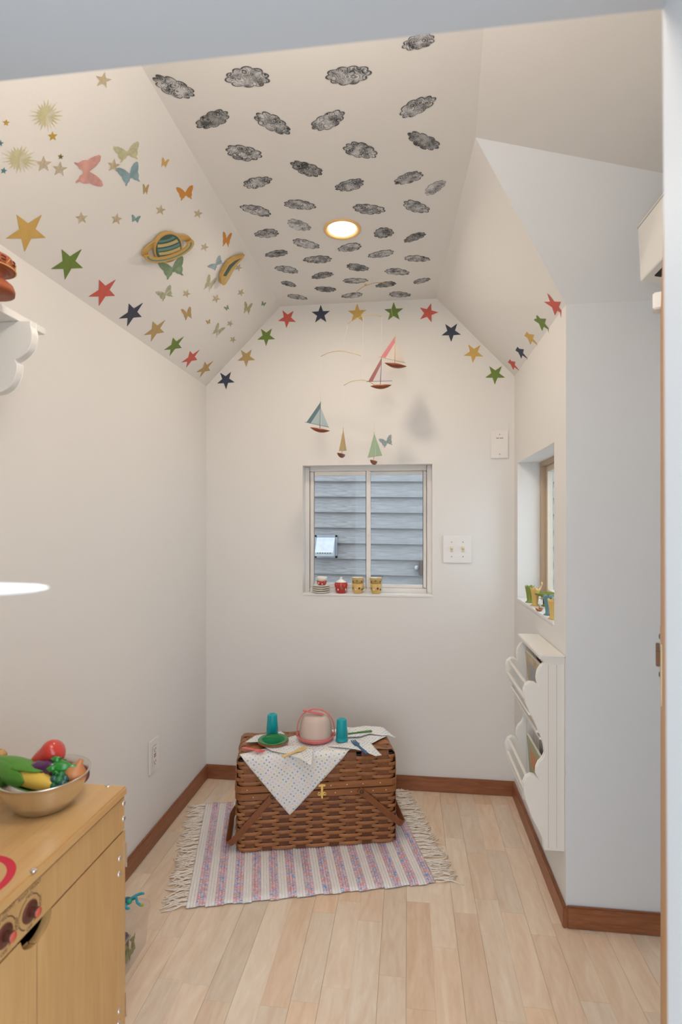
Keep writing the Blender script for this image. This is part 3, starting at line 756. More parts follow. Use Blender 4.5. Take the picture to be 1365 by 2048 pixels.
# knobs, dial rings and lettering
INK = mat('printed_ink', (0.12, 0.07, 0.04), .7)
def text_mesh(s_, size, M, par, name='lettering'):
    cu = bpy.data.curves.new('t', 'FONT'); cu.body = s_; cu.size = size; cu.align_x = 'CENTER'; cu.align_y = 'CENTER'; cu.extrude = .0001
    o = bpy.data.objects.new('t', cu); me = bpy.data.meshes.new_from_object(o); bpy.data.objects.remove(o); bpy.data.curves.remove(cu)
    me.transform(M); me.materials.clear(); me.materials.append(INK)
    return link(name, me, par)
FACE = Matrix(((0, 0, 1, 0), (1, 0, 0, 0), (0, 1, 0, 0), (0, 0, 0, 1)))     # text plane -> facing +x, reading along +y
for (u, v, word) in ((59, 1823, 'RIGHT FRONT'), (7.5, 1872, 'LEFT FRONT')):
    p = onX(u, v, KX); kr = .0138
    k_ = MB().lathe([(kr, 0), (kr, .002), (kr*.9, .003), (0, .003)], 28, M=T(*p) @ RY(PI/2)).build('knob', mat('knob_base', (.10, .022, .012), .4), kt)
    MB().lathe([(.0064, .002), (.0066, .0118), (.0062, .013), (0, .013)], 20, M=T(*p) @ RY(PI/2)).build('knob_stem', mat('knob_stem', (.075, .018, .012), .25, coat=.5), k_)
    MB().lathe([(.0060, .0128), (.0058, .0136), (0, .0138)], 20, M=T(*p) @ RY(PI/2)).build('knob_cap', mat('knob_cap', (.62, .10, .06), .4), k_)
    R_ = .0212; segs = [(18, 72), (108, 162), (200, 245), (295, 342)]
    m = MB()
    for a0, a1 in segs:
        o_ = arc(0, 0, R_, a0, a1, 12); i_ = arc(0, 0, R_-.0016, a0, a1, 12)[::-1]
        m.prism([(p.x+.0001, p.y+a, p.z+b_) for a, b_ in o_+i_], (.0001, 0, 0))
    m.build('dial_ring', INK, k_)
    for w_, a_ in (('MED', 90), ('HIGH', 0), ('LOW', 180), ('OFF', 270)):
        rot = math.radians(a_-90) if a_ != 270 else 0
        text_mesh(w_, .0066, T(p.x+.0001, p.y+R_*math.cos(math.radians(a_)), p.z+R_*math.sin(math.radians(a_))) @ FACE @ RZ(rot), k_)
    text_mesh(word, .0068, T(p.x+.0001, p.y+.001, p.z+.0275) @ FACE, k_)
# red burner ring on the worktop
q = onZ(22, 1762, KZ); rc = .058
m = MB(); o_ = arc(0, 0, rc, 0, 360, 48)[:-1]; i_ = arc(0, 0, rc-.011, 0, 360, 48)[:-1]
vs = [(q.x-rc+a, q.y-.01+b_, KZ+.0003) for a, b_ in o_] + [(q.x-rc+a, q.y-.01+b_, KZ+.0003) for a, b_ in i_]
m.add(vs, [(k, (k+1) % 48, 48+(k+1) % 48, 48+k) for k in range(48)])
m.build('burner_ring', mat('burner_red', (.62, .02, .05), .5), kt)
q = onY(12, 1500, .89)
MB().prism([(XL+.014, .878, KZ), (q.x, .878, KZ), (q.x, .878, q.z-.006), (q.x-.006, .878, q.z), (XL+.014, .878, q.z)], (0, .014, 0)).build('back_upstand', BIRCHZ, kt, bevel=.001, bseg=1)

# ---- bowl of toy vegetables
bp_ = onZ(90, 1612, KZ)
bc = Vector((bp_.x, bp_.y, KZ+.0005))
zc_b = -SN*bc.x+CS*bc.y
RB = 168/FPX*zc_b/2; HBW = .054
bowl = thing('mixing_bowl', 'stainless steel bowl of toy vegetables on the play stove', 'bowl', bc)
k = RB/.0715
BOWLM = mat('stainless', (.72, .69, .65), .26, 1.0)
MB().lathe([(0, .001), (.036*k, .0), (.046*k, .005), (.058*k, .022), (.066*k, .041), (.0685*k, HBW-.002), (.0715*k, HBW), (.0715*k, HBW+.0015), (.068*k, HBW+.0012), (.0645*k, .041), (.0565*k, .023), (.045*k, .0075), (.036*k, .0025), (0, .0025)], 56).build('bowl_body', BOWLM, bowl)
def at_b(u, v, dy=0.0, Y=None):
    return onY(u, v, (bc.y if Y is None else Y)+dy)
def veg(name, lab, loc, rz=0): return thing(name, lab, 'toy vegetable', loc, rz, 'toy vegetables in the bowl')
def axis_M(a, b_):
    a, b_ = Vector(a), Vector(b_); d = b_-a; return Matrix.Translation(a) @ d.to_track_quat('Z', 'Y').to_matrix().to_4x4(), d.length
# corn
a = at_b(2, 1530, .008); e = at_b(112, 1573, -.026)
M_, L = axis_M(a, e); cn = veg('toy_corn', 'yellow toy corn cob in a green husk', a)
Mi = Matrix.Translation(-a) @ M_
CORN = mat('corn_yellow', (.78, .50, .08), .4)
m = MB(); vs = []; nr, ns = 22, 20
for i in range(nr+1):
    t = i/nr; r = .0165*math.sqrt(max(0, 1-(max(0, t-.35)/.65)**2.2))*min(1, .15+t*4)+.0004
    for j in range(ns):
        kb = 1+.05*math.cos(PI*2*i/2)*math.cos(PI*2*j/2); an = 2*PI*j/ns
        vs.append(Mi @ Vector((r*kb*math.cos(an), r*kb*math.sin(an), t*L)))
m.add(vs, [(i*ns+j, i*ns+(j+1) % ns, (i+1)*ns+(j+1) % ns, (i+1)*ns+j) for i in range(nr) for j in range(ns)], 0, True); m.build('cob', CORN, cn)
HUSK = mat('husk_green', (.09, .27, .03), .4, var=.2, vscale=60)
def husk(a0, a1, ln, r0):
    m = MB(); vs = []; ni, nj = 14, 8
    for i in range(ni+1):
        t = i/ni; r = r0*math.sin(PI*(.18+.55*t))*1.05; half = (a1-a0)/2*(1-t**3)**.5+.02; mid = (a0+a1)/2
        for j in range(nj+1):
            an = mid-half+2*half*j/nj; vs.append(Mi @ Vector((r*math.cos(an), r*math.sin(an), t*(L*ln+.010)-.012)))
    f = [(i*(nj+1)+j, i*(nj+1)+j+1, (i+1)*(nj+1)+j+1, (i+1)*(nj+1)+j) for i in range(ni) for j in range(nj)]
    m.add(vs, f, 0, True); o = m.build('husk_leaf', HUSK, cn); o.modifiers.new('thickness', 'SOLIDIFY').thickness = .002
for kk in range(4): husk(kk*PI/2-1.0, kk*PI/2+1.0, (.86, .78, .62, .82)[kk], .0215)
# red pepper
a = at_b(62, 1535, .012); e = at_b(112, 1500, .02); M_, L = axis_M(a, e); rp_ = veg('toy_pepper', 'shiny red lumpy toy pepper at the back of the bowl', a); Mi = Matrix.Translation(-a) @ M_
m = MB(); vs = []; prof = [(0.0, .002), (.08, .0105), (.25, .014), (.42, .0165), (.55, .0175), (.7, .0215), (.86, .0205), (.96, .0135), (1.0, .001)]
nj = 24
for t, r in prof:
    for j in range(nj):
        an = 2*PI*j/nj; vs.append(Mi @ Vector((r*(1+.05*math.cos(3*an))*math.cos(an), r*(1+.05*math.cos(3*an))*math.sin(an), t*(L+.012))))
m.add(vs, [(i*nj+j, i*nj+(j+1) % nj, (i+1)*nj+(j+1) % nj, (i+1)*nj+j) for i in range(len(prof)-1) for j in range(nj)] + [tuple(range(nj))[::-1], tuple((len(prof)-1)*nj+j for j in range(nj))], 0, True)
ob = m.build('pepper_flesh', mat('pepper_red', (.58, .045, .03), .25, coat=.4), rp_); ob.modifiers.new('smooth', 'SUBSURF').render_levels = 1
MB().tube([Mi @ Vector((0, 0, .002)), Mi @ Vector((.002, 0, -.008))], [.003, .002], 8).build('stem', HUSK, rp_)
# aubergine
a = at_b(62, 1538, -.008); e = at_b(120, 1535, -.004); M_, L = axis_M(a, e); eg = veg('toy_aubergine', 'dark purple toy aubergine with a glossy green cap', a); Mi = Matrix.Translation(-a) @ M_
m = MB(); m.lathe([(0, 0), (.007, .001), (.0115, .005), (.0135, L*.3), (.0125, L*.6), (.0115, L*.95), (0, L)], 24, M=Mi); m.build('aubergine_body', mat('aubergine', (.075, .012, .07), .22, coat=.5), eg)
GRN = mat('glossy_green', (.015, .22, .02), .2, coat=.6)
m = MB()
m.lathe([(.0128, L*.88), (.0125, L), (.008, L+.012), (.0045, L+.018), (.004, L+.028), (0, L+.029)], 20, M=Mi)
cap = m.build('calyx', GRN, eg)
for j in range(5):
    an = 2*PI*j/5+.3; d = Vector((math.cos(an), math.sin(an), 0))
    MB().tube([Mi @ (d*.011+Vector((0, 0, L))), Mi @ (d*.0145+Vector((0, 0, L*.85))), Mi @ (d*.0145+Vector((0, 0, L*.68)))], [.006, .005, .0012], 8).build('sepal', GRN, cap)
# onion
oc = at_b(142, 1545, -.002); on = veg('toy_onion', 'orange brown toy onion at the right of the bowl', oc+Vector((.004, .004, -.003))); on.scale = (.88, .88, .88)
ONI = mat('onion_skin', (.52, .20, .07), .4, var=.25, vscale=60)
MB().lathe([(0, -.017), (.008, -.0165), (.017, -.009), (.020, .0), (.0175, .009), (.009, .017), (.005, .022), (.0045, .027), (0, .0275)], 26, M=RZ(.3) @ RY(.45)).build('bulb', ONI, on)
MB().tube([RY(.45) @ Vector((0, 0, -.0165)), RY(.45) @ Vector((0, 0, -.021))], [.004, .005], 8).build('root_tuft', mat('onion_root', (.45, .30, .15), .8), on)
# grapes / sprouts
gc = at_b(118, 1560, -.024); gp = veg('toy_grapes', 'cluster of dark teal toy grapes at the bowl front', gc)
GRP = mat('grape_teal', (.012, .085, .075), .25, coat=.5)
for j, (a_, b_, c_) in enumerate(((0, 0, 0), (.010, -.003, -.006), (-.012, .003, .0), (-.004, .012, .004), (.006, .010, -.002), (.0, -.002, -.012), (-.010, -.001, -.011))):
    MB().ball((a_*.8, b_*.8, c_*.8), .0066, 16, 10).build('grape', GRP if j % 3 else mat('grape_green', (.02, .16, .05), .3), gp)
MB().tube([(-.004, .006, .006), (-.010, .003, .013)], [.0022, .0014], 8).build('stalk', GRN, gp)
bt = veg('toy_beet', 'dark red toy beet deep at the right inside the bowl', at_b(158, 1543, .028))
MB().ball((0, 0, -.006), .017, 20, 12, sc=(1, 1, .95)).build('root', mat('beet', (.16, .012, .015), .35), bt)
MB().tube([(0, 0, .009), (.002, 0, .016)], [.003, .002], 8).build('stem', mat('beet_stem', (.25, .03, .03), .5), bt)

# ---- clear storage box on the floor
CLR = bpy.data.materials.new('clear_plastic'); CLR.use_nodes = True; n_, l_ = nt(CLR); n_.remove(n_['Principled BSDF'])
tr = n_.new('ShaderNodeBsdfTransparent'); tr.inputs[0].default_value = (.975, .97, .965, 1); gl = n_.new('ShaderNodeBsdfGlossy'); gl.inputs['Roughness'].default_value = .08
mx = n_.new('ShaderNodeMixShader'); df = n_.new('ShaderNodeBsdfDiffuse'); df.inputs[0].default_value = (.8, .76, .72, 1); m2 = n_.new('ShaderNodeMixShader'); m2.inputs[0].default_value = .07
fr = n_.new('ShaderNodeValue'); fr.outputs[0].default_value = .05
l_.new(tr.outputs[0], m2.inputs[1]); l_.new(df.outputs[0], m2.inputs[2]); l_.new(fr.outputs[0], mx.inputs[0]); l_.new(m2.outputs[0], mx.inputs[1]); l_.new(gl.outputs[0], mx.inputs[2]); l_.new(mx.outputs[0], n_['Material Output'].inputs[0])
bx0, bx1, by0, by1, bh = -.852, -.672, 1.02, 1.372, .108
bin_ = thing('storage_box', 'clear plastic storage box behind the play stove', 'storage box', ((bx0+bx1)/2, (by0+by1)/2, 0))
def rrect(w, d, r, z, n=5):
    pts = []
    for cx0, cy0, a0 in ((w/2-r, d/2-r, 0), (-w/2+r, d/2-r, 90), (-w/2+r, -d/2+r, 180), (w/2-r, -d/2+r, 270)):
        pts += [(a, b_, z) for a, b_ in arc(cx0, cy0, r, a0, a0+90, n)]
    return pts
def loft(m, rings, cap0=True, cap1=True, sm=True):
    n = len(rings[0]); vs = [p for r in rings for p in r]
    fs = [(i*n+k, i*n+(k+1) % n, (i+1)*n+(k+1) % n, (i+1)*n+k) for i in range(len(rings)-1) for k in range(n)]
    if cap0: fs.append(tuple(range(n))[::-1])
    if cap1: fs.append(tuple((len(rings)-1)*n+k for k in range(n)))
    return m.add(vs, fs, 0, False)
w_, d_ = bx1-bx0, by1-by0
loft(MB(), [rrect(w_-.022, d_-.022, .02, .001), rrect(w_-.016, d_-.016, .022, .006), rrect(w_-.004, d_-.004, .024, bh-.012)], True, False).build('box_body', CLR, bin_)
loft(MB(), [rrect(w_-.002, d_-.002, .024, bh-.012), rrect(w_, d_, .025, bh-.010), rrect(w_, d_, .025, bh-.003), rrect(w_-.008, d_-.008, .022, bh), rrect(w_-.02, d_-.02, .018, bh-.003)], False, True).build('lid', CLR, bin_)
def toybox(name, lab, c_, size, loc, rz, cat='toy'):
    t = thing(name, lab, cat, loc, rz, 'toys in the clear box')
    return t
tb = thing('toy_crate', 'dark purple toy case inside the clear box', 'toy', (-.738, 1.235, .004), .0)
MB().box(-.030, .030, -.08, .08, 0, .055).build('case_body', mat('toy_purple', (.10, .05, .06), .5, var=.5, vscale=70), tb, bevel=.005)
MB().box(-.032, .032, -.082, .082, .040, .045).build('case_band', mat('toy_band', (.45, .36, .32), .5), tb, bevel=.001)
tl = thing('toy_greens', 'bunch of green toy leaves pressed against the clear box side', 'toy', (-.700, 1.235, .004))
GRL = mat('leaf_olive', (.22, .24, .07), .6, var=.4, vscale=50)
rr = random.Random(5)
for j in range(22):
    x_, y_, z_ = rr.uniform(.004, .008), rr.uniform(-.10, .08), rr.uniform(.018, .055); a_ = rr.uniform(0, 6)
    d = Vector((math.cos(a_)*.05, math.cos(a_), math.sin(a_)))*.016; s_ = Vector((.1, -math.sin(a_), math.cos(a_)))*.006; c0 = Vector((x_, y_, z_))
    m = MB(); m.add([c0-d, c0+s_, c0+d, c0-s_, c0+Vector((.0015, 0, 0))], [(0, 1, 4), (1, 2, 4), (2, 3, 4), (3, 0, 4)]); ob = m.build('leaf', GRL, tl); ob.modifiers.new('thickness', 'SOLIDIFY').thickness = .001
# blue toy figure lying on the lid
fp = onZ(268, 1806, bh+.008)
fg = thing('toy_figure', 'small turquoise jointed toy figure on the clear box lid', 'toy', fp)
TQ = mat('toy_turquoise', (.03, .33, .46), .4, var=.35, vscale=120); TG = mat('toy_lime', (.30, .42, .03), .45)
MB().ball((-.018, .0, .004), .0105, 14, 10, sc=(1.2, 1, .8)).build('body', mat('toy_teal_body', (.01, .12, .22), .4), fg)
MB().ball((-.010, -.004, .006), .007, 12, 8).build('head', mat('toy_seagreen', (.03, .35, .22), .4), fg)
for pts in ([(-.014, .006, .004), (-.005, .020, .006), (.004, .033, .003)], [(-.010, 0, .006), (.004, .004, .012), (.012, -.006, .006), (.022, -.008, .002)], [(-.018, -.006, .003), (-.012, -.018, .003), (-.006, -.024, .002)]):
    lm = MB().tube(pts, [.0034]*len(pts), 8).build('limb', TQ, fg)
    e_ = Vector(pts[-1])
    MB().ball(e_+Vector((.003, 0, 0)), .0045, 10, 6, sc=(1.3, .9, .6)).build('hand', TG if pts[-1][0] > .01 else TQ, lm)

# ================================================================== WALL PLATES
def plate_back(cu, cv, w_, h_, name, lab, cat):
    p = onY(cu, cv, YD); t = thing(name, lab, cat, (p.x, YD, p.z)); 
    MB().box(-w_/2, w_/2, -.006, -.0002, -h_/2, h_/2).build('cover_plate', PLASTICW, t, bevel=.0025); return t
SCR = mat('plate_screw', (.45, .42, .38), .4, .6)
def pscrew(t, x_, z_, par=None): MB().lathe([(.0026, 0), (.0024, .001), (0, .0012)], 12, M=T(x_, -.006, z_) @ RX(PI/2)).build('screw', SCR, t)
sw_ = plate_back(915, 1098.5, .116, .114, 'light_switch', 'white double toggle light switch right of the window', 'light switch')
for sx in (-.023, .023):
    for zz in (-.030, .030): pscrew(sw_, sx, zz)
    MB().box(sx-.0055, sx+.0055, -.0068, -.006, -.012, .012).build('slot', mat('slot_ivory', (.72, .60, .42), .5), sw_)
    MB().box(-.004, .004, -.013, 0, -.0045, .0045, M=T(sx, -.006, .002) @ RX(-.5)).build('toggle', mat('toggle_ivory', (.74, .66, .52), .4), sw_, bevel=.001)
bp2 = plate_back(999.5, 889, .070, .115, 'blank_plate', 'white blank cover plate above the deep window', 'wall plate')
for zz in (-.040, .040): pscrew(bp2, 0, zz)
m = MB(); rr = random.Random(2); x_ = -.0125
while x_ < .0125:
    w_ = rr.uniform(.0012, .0026)
    if abs(x_+.001) > .0016: m.box(x_, x_+w_, -.0063, -.006, .0235, .0262)
    x_ += w_+.0007
m.build('printed_label', DARK, bp2)
p = onX(306, 1510, XL); ol = thing('wall_outlet', 'white safety outlet low on the left wall', 'outlet', (XL, p.y, p.z-.0))
MB().box(.0002, .006, -.035, .035, -.058, .058).build('cover_plate', PLASTICW, ol, bevel=.0025)
MB().box(.006, .0075, -.0165, .0165, -.033, .033).build('receptacle', PLASTICW, ol, bevel=.001)
m = MB()
for zz in (-.021, .021):
    for yy in (-.0062, .0062): m.box(.0074, .0078, yy-.001, yy+.001, zz-.004, zz+.004)
    m.box(.0074, .0078, -.002, .002, zz-.0105, zz-.007)
m.build('socket_slots', DARK, ol)
m = MB(); m.box(.0074, .0085, -.007, .007, .001, .006); m.box(.0074, .0085, -.007, .007, -.006, -.001); m.build('test_button', mat('button_tan', (.42, .30, .22), .5), ol)

# ================================================================== BOOK RACK ON THE RIGHT WALL
zcn = -SN*.38+CS*1.565; PXM = FPX/zcn
RKY0, RKY1 = 1.563, 1.852
rk = thing('book_rack', 'cream two tier book rack with scalloped sides on the right wall', 'book rack', (0, 0, 0))
def pz(u, v): return ((1135.5-u)/PXM, CAMZ-(v-HYP)/PXM)
prof = [(1135.5, 1326), (1096, 1326), (1089, 1333), (1084, 1343), (1082, 1356), (1084.5, 1371), (1077, 1365.5), (1068, 1365), (1060, 1371), (1057, 1381), (1058, 1394), (1062, 1410), (1075, 1437), (1092, 1476), (1096, 1490), (1098, 1506), (1094, 1516), (1086, 1525), (1082, 1535), (1081, 1548), (1085.5, 1560), (1078, 1552), (1070, 1550), (1061, 1556), (1056, 1568), (1057, 1580), (1061, 1600), (1075, 1640), (1088, 1664), (1095, 1680), (1097, 1700), (1135.5, 1700)]
PR = [pz(*q) for q in prof]
for yy in (RKY0, RKY1-.012):
    sp = MB().prism([(XR-.0005-a, yy, b_) for a, b_ in PR], (0, .012, 0)).build('side_panel', CREAM, rk, bevel=.0012, bseg=1)
    for g in (1092, 1104, 1120):
        a, _ = pz(g, 0); z1_ = pz(0, 1345)[1] if g < 1100 else pz(0, 1328)[1]
        if g > 1100: MB().box(XR-a-.0004, XR-a+.0004, yy-.0004, yy+.0002, .205, z1_).build('bead_groove', mat('groove', (.50, .44, .38), .7), sp)
MB().box(XR-.008, XR-.0008, RKY0+.012, RKY1-.012, .205, pz(0, 1326)[1]).build('back_panel', CREAM, rk)
tw = pz(1087, 0)[0]; zt1, zt0 = pz(0, 1309)[1], pz(0, 1326)[1]
MB().box(XR-tw-.002, XR-.0005, RKY0-.006, RKY1+.006, zt1-.007, zt1).build('top_board', CREAM, rk, bevel=.002)
m = MB()
for k in range(4):
    t0, t1 = zt0+(zt1-.007-zt0)*k/4, zt0+(zt1-.007-zt0)*(k+1)/4; inset = .011*(1-(k/3)**1.6)
    m.box(XR-tw+inset, XR-.0005, RKY0-.004+inset*.4, RKY1+.004-inset*.4, t0, t1)
m.build('cornice', CREAM, rk)
for dz in (0, -(1568-1381)/PXM):
    for (u, v) in ((1066, 1373), (1062, 1400), (1071, 1432), (1086, 1467)):
        a, b_ = pz(u, v)
        MB().box(XR-a-.0055, XR-a+.0035, RKY0+.011, RKY1-.011, b_+dz-.004, b_+dz+.004).build('rail', CREAM, rk, bevel=.002, bseg=1)
    a, b_ = pz(1096, 1478)
    MB().box(XR-a-.01, XR-.009, RKY0+.012, RKY1-.012, b_+dz-.006, b_+dz).build('shelf', CREAM, rk)
zb1 = pz(0, 1478)[1]+.001; zb2 = zb1-(1568-1381)/PXM
def book(y0_, y1_, z_, h_, c_, tilt, off, lab, acc):
    t = thing('picture_book', lab, 'book', (XR-off, (y0_+y1_)/2, z_)); t.rotation_euler = (0, -tilt, 0)
    w_ = (y1_-y0_)/2
    cv = MB().box(-.004, .004, -w_, w_, 0, h_).build('cover', c_, t, bevel=.001, bseg=1)
    MB().box(-.003, .003, -w_+.001, w_+.0006, .002, h_+.0004).build('pages', mat('paper', (.78, .74, .66), .8), t)
    MB().box(-.0046, -.004, -w_*.7, w_*.6, h_*.55, h_*.85).build('cover_picture', acc, cv)
def bookmat(nm, c1, c2, sc):
    if nm in MATS: return MATS[nm]
    m = bpy.data.materials.new(nm); m.use_nodes = True; n, l = nt(m); v = n.new('ShaderNodeTexVoronoi'); v.inputs['Scale'].default_value = sc
    t = n.new('ShaderNodeTexCoord'); l.new(t.outputs['Object'], v.inputs['Vector']); r = n.new('ShaderNodeValToRGB'); r.color_ramp.elements[0].color = (*c1, 1); r.color_ramp.elements[1].color = (*c2, 1)
    r.color_ramp.elements[1].position = .7; l.new(v.outputs['Distance'], r.inputs[0]); l.new(r.outputs[0], n['Principled BSDF'].inputs['Base Color']); n['Principled BSDF'].inputs['Roughness'].default_value = .4; MATS[nm] = m; return m
ac1 = mat('book_pink', (.62, .35, .36), .5); ac2 = mat('book_grey', (.35, .35, .36), .5)
book(1.60, 1.80, zb1, .195, bookmat('book_sepia', (.62, .52, .34), (.40, .30, .17), 40), .10, .034, 'tall sepia picture book in the upper rack tier', ac2)
book(1.585, 1.74, zb1, .20, bookmat('book_maroon', (.16, .03, .035), (.30, .16, .12), 30), .05, .022, 'dark maroon book behind the sepia one in the upper tier', ac1)
book(1.59, 1.80, zb2, .185, bookmat('book_flowers', (.50, .42, .24), (.30, .33, .16), 70), .08, .034, 'flower patterned book in the lower rack tier', mat('book_orange', (.60, .26, .12), .5))
book(1.585, 1.73, zb2, .21, bookmat('book_grey_cover', (.62, .60, .56), (.35, .34, .33), 30), .03, .020, 'grey and white book at the back of the lower tier', ac2)

# ================================================================== SHELF TOP LEFT
SX = -.72; st = onX(91, 656, SX)
SY1 = st.y; SZ = st.z
sh = thing('wall_shelf', 'white wall shelf with a scalloped bracket high on the left wall', 'shelf', (0, 0, 0))
MB().box(XL+.0005, SX, YF1+.03, SY1, SZ-.014, SZ).build('shelf_board', WHITE, sh, bevel=.001, bseg=1)
yb_ = SY1-.075
def onb(u, v): return onY(u, v, yb_)
bpts = [(61, 652), (64, 668), (61, 690), (52, 705), (38, 716), (30, 720), (34, 728), (33, 745), (25, 765), (12, 779), (-8, 786), (-40, 786), (-70, 800), (-100, 805)]
bs_ = []
for i in range(len(bpts)-1):
    p0, p1, p2, p3 = [Vector((*bpts[max(0, min(len(bpts)-1, i+k))], 0)) for k in (-1, 0, 1, 2)]
    for k in range(4):
        t = k/4; q_ = .5*((2*p1)+(-p0+p2)*t+(2*p0-5*p1+4*p2-p3)*t*t+(-p0+3*p1-3*p2+p3)*t**3); bs_.append((q_.x, q_.y))
bs_.append(bpts[-1])
br = [onb(*q) for q in bs_]
ztop = SZ-.0142
outl = [(XL+.0005, ztop), (br[0].x, ztop)] + [(max(XL+.0005, q.x), q.z) for q in br] 
xs_ = [o_ for o_ in outl]
outl = xs_ + [(XL+.0005, xs_[-1][1])] if xs_[-1][0] > XL+.001 else xs_
MB().prism([(a, yb_, b_) for a, b_ in outl], (0, .016, 0)).build('bracket', WHITE, sh, bevel=.0008, bseg=1)
# carved pot on the shelf
g0 = onP(19, 608, (0, 0, SZ), (0, 0, 1)); 
gy = SY1-.165; gx = onY(19, 600, gy).x
TER = mat('terracotta', (.33, .075, .02), .5, var=.25, vscale=60); TERL = mat('terracotta_light', (.62, .30, .11), .6); TERD = mat('terracotta_dark', (.12, .02, .015), .6)
zz_ = lambda v: onY(10, v, gy).z - SZ
rA, rB = .038, .036
fgu = thing('carved_figurine', 'rust coloured carved figurine on the wall shelf', 'figurine', (gx-rA, gy, SZ))
h1 = zz_(503); 
MB().lathe([(0, .0), (rA, .0), (rA+.001, .006), (rA-.002, .015), (rA-.011, .022), (rA-.018, .026), (0, .026)], 32).build('foot', TER, fgu)
MB().lathe([(rA-.018, .024), (rA-.019, h1*.4), (rA-.012, h1*.52), (rA-.006, h1*.56), (0, h1*.56)], 32).build('stem', TER, fgu)
hd = MB().lathe([(0, h1*.545), (rA-.004, h1*.55), (rA, h1*.60), (rA+.001, h1*.78), (rA-.004, h1*.90), (rA-.014, h1*.97), (0, h1)], 32).build('head', TER, fgu)
for k in range(10):
    a = 2*PI*k/10; R_ = rA+.0012
    def cyl(da, z_): return Vector((R_*math.cos(a+da), R_*math.sin(a+da), z_))
    MB().tube([cyl(-.2, h1*.64), cyl(.2, h1*.64), cyl(0, h1*.80), cyl(-.2, h1*.64)], .0011, 6).build('carved_triangle', TERL, hd)
    MB().tube([cyl(.22, h1*.72), cyl(.40, h1*.72), cyl(.40, h1*.80), cyl(.22, h1*.80)], .0011, 6).build('carved_square', TERD, hd)
MB().tube([((rA+.0014)*math.cos(2*PI*k/32), (rA+.0014)*math.sin(2*PI*k/32), h1*.60) for k in range(32)], .0014, 6, closed=True).build('carved_band', TERL, hd)

# ================================================================== WALL UNIT TOP RIGHT
f0 = onY(1275.5, 449, 1.40); f1 = onY(1277, 563, 1.40)
ac = thing('heater_unit', 'cream box shaped wall unit at the upper right edge', 'wall unit', (0, 0, 0))
ax = (f0.x+f1.x)/2
mU = MB().prism([(ax, .95, f0.z-.004), (ax+.004, .95, f0.z), (XM-.001, .95, f0.z+.0), (XM-.001, .95, f1.z-.012), (ax+.05, .95, f1.z-.010), (ax+.006, .95, f1.z)], (0, .45, 0))
mU.build('housing', CREAM, ac, bevel=.002, bseg=1)
MB().box(ax-.0012, ax+.02, .95, 1.40, f0.z-.0105, f0.z-.009).build('seam', mat('seam_grey', (.45, .42, .38), .7), ac)
MB().prism([(ax+.022, .96, f1.z-.0065), (ax+.036, .96, f1.z-.0095), (ax+.036, .96, f1.z-.002), (ax+.022, .96, f1.z-.002)], (0, .40, 0)).build('air_slot', DARK, ac)

# ================================================================== TEA SET ON THE BACK SILL
SILL = W1[2]+.0016
def sillp(u, Y): 
    p = onZ(u, 1188, SILL); q = onY(u, 1188, Y); return Vector((q.x, Y, SILL))
YT = YD+.026
CER = mat('cream_china', (.84, .79, .68), .25, coat=.3); REDC = mat('red_china', (.48, .035, .03), .25, coat=.3); YEL = mat('mustard_china', (.68, .45, .14), .28, coat=.3)
DOTS = [mat('dot_brown', (.14, .035, .02), .4), mat('dot_olive', (.20, .17, .04), .4), mat('dot_white', (.85, .70, .60), .4)]
def dots(par, rfun, z_, n, r, ph=0, pal=(0, 1, 2)):
    for k in range(n):
        a = 2*PI*k/n+ph; zz = z_+(.25*r if k % 2 else -.25*r)*2; R_ = rfun(zz); rr_ = r*(1 if k % 3 else .8)
        m = MB(); cc = Vector((R_*math.cos(a), R_*math.sin(a), zz)); tt = Vector((-math.sin(a), math.cos(a), 0)); uu = Vector((0, 0, 1)); nn = Vector((math.cos(a), math.sin(a), 0))
        vs = [cc + nn*(.0006-(math.cos(q*PI/6)*rr_)**2/(2*R_)) + tt*rr_*math.cos(q*PI/6) + uu*rr_*math.sin(q*PI/6) for q in range(12)]
        m.add(vs+[cc+nn*.0009], [(q, (q+1) % 12, 12) for q in range(12)]); m.build('painted_dot', DOTS[pal[k % len(pal)]], par)
def handle_ring(par, r_, z_, rad, mt, ang):
    pts = [((r_-.002+rad*1.1*math.sin(PI*q/10))*1, 0, z_+rad*math.cos(PI*q/10)) for q in range(11)]
    M_ = RZ(ang); MB().tube([M_ @ Vector(p_) for p_ in pts], .0016, 8).build('handle', mt, par)
sx = sillp(642.5, YT)
for k in range(4):
    t = thing('saucer', ['bottom', 'second', 'third', 'top'][k]+' cream saucer of the stack at the left of the sill' if k in (0, 3) else ['', 'second cream saucer from the bottom of the sill stack', 'third cream saucer from the bottom of the sill stack'][k], 'saucer', (sx.x, sx.y, SILL+.0088*k), 0, 'stacked saucers on the sill')
    MB().lathe([(0, .001), (.024, 0), (.030, .002), (.0362, .0035), (.0378, .005), (.0376, .0078), (.036, .0082), (.028, .005), (0, .004)], 40).build('dish', CER, t)
    MB().lathe([(.0370, .0080), (.0376, .0084), (.0379, .0079)], 40).build('rim_line', mat('rim_brown', (.66, .58, .44), .4), t)
zs = SILL+.0088*3+.0052
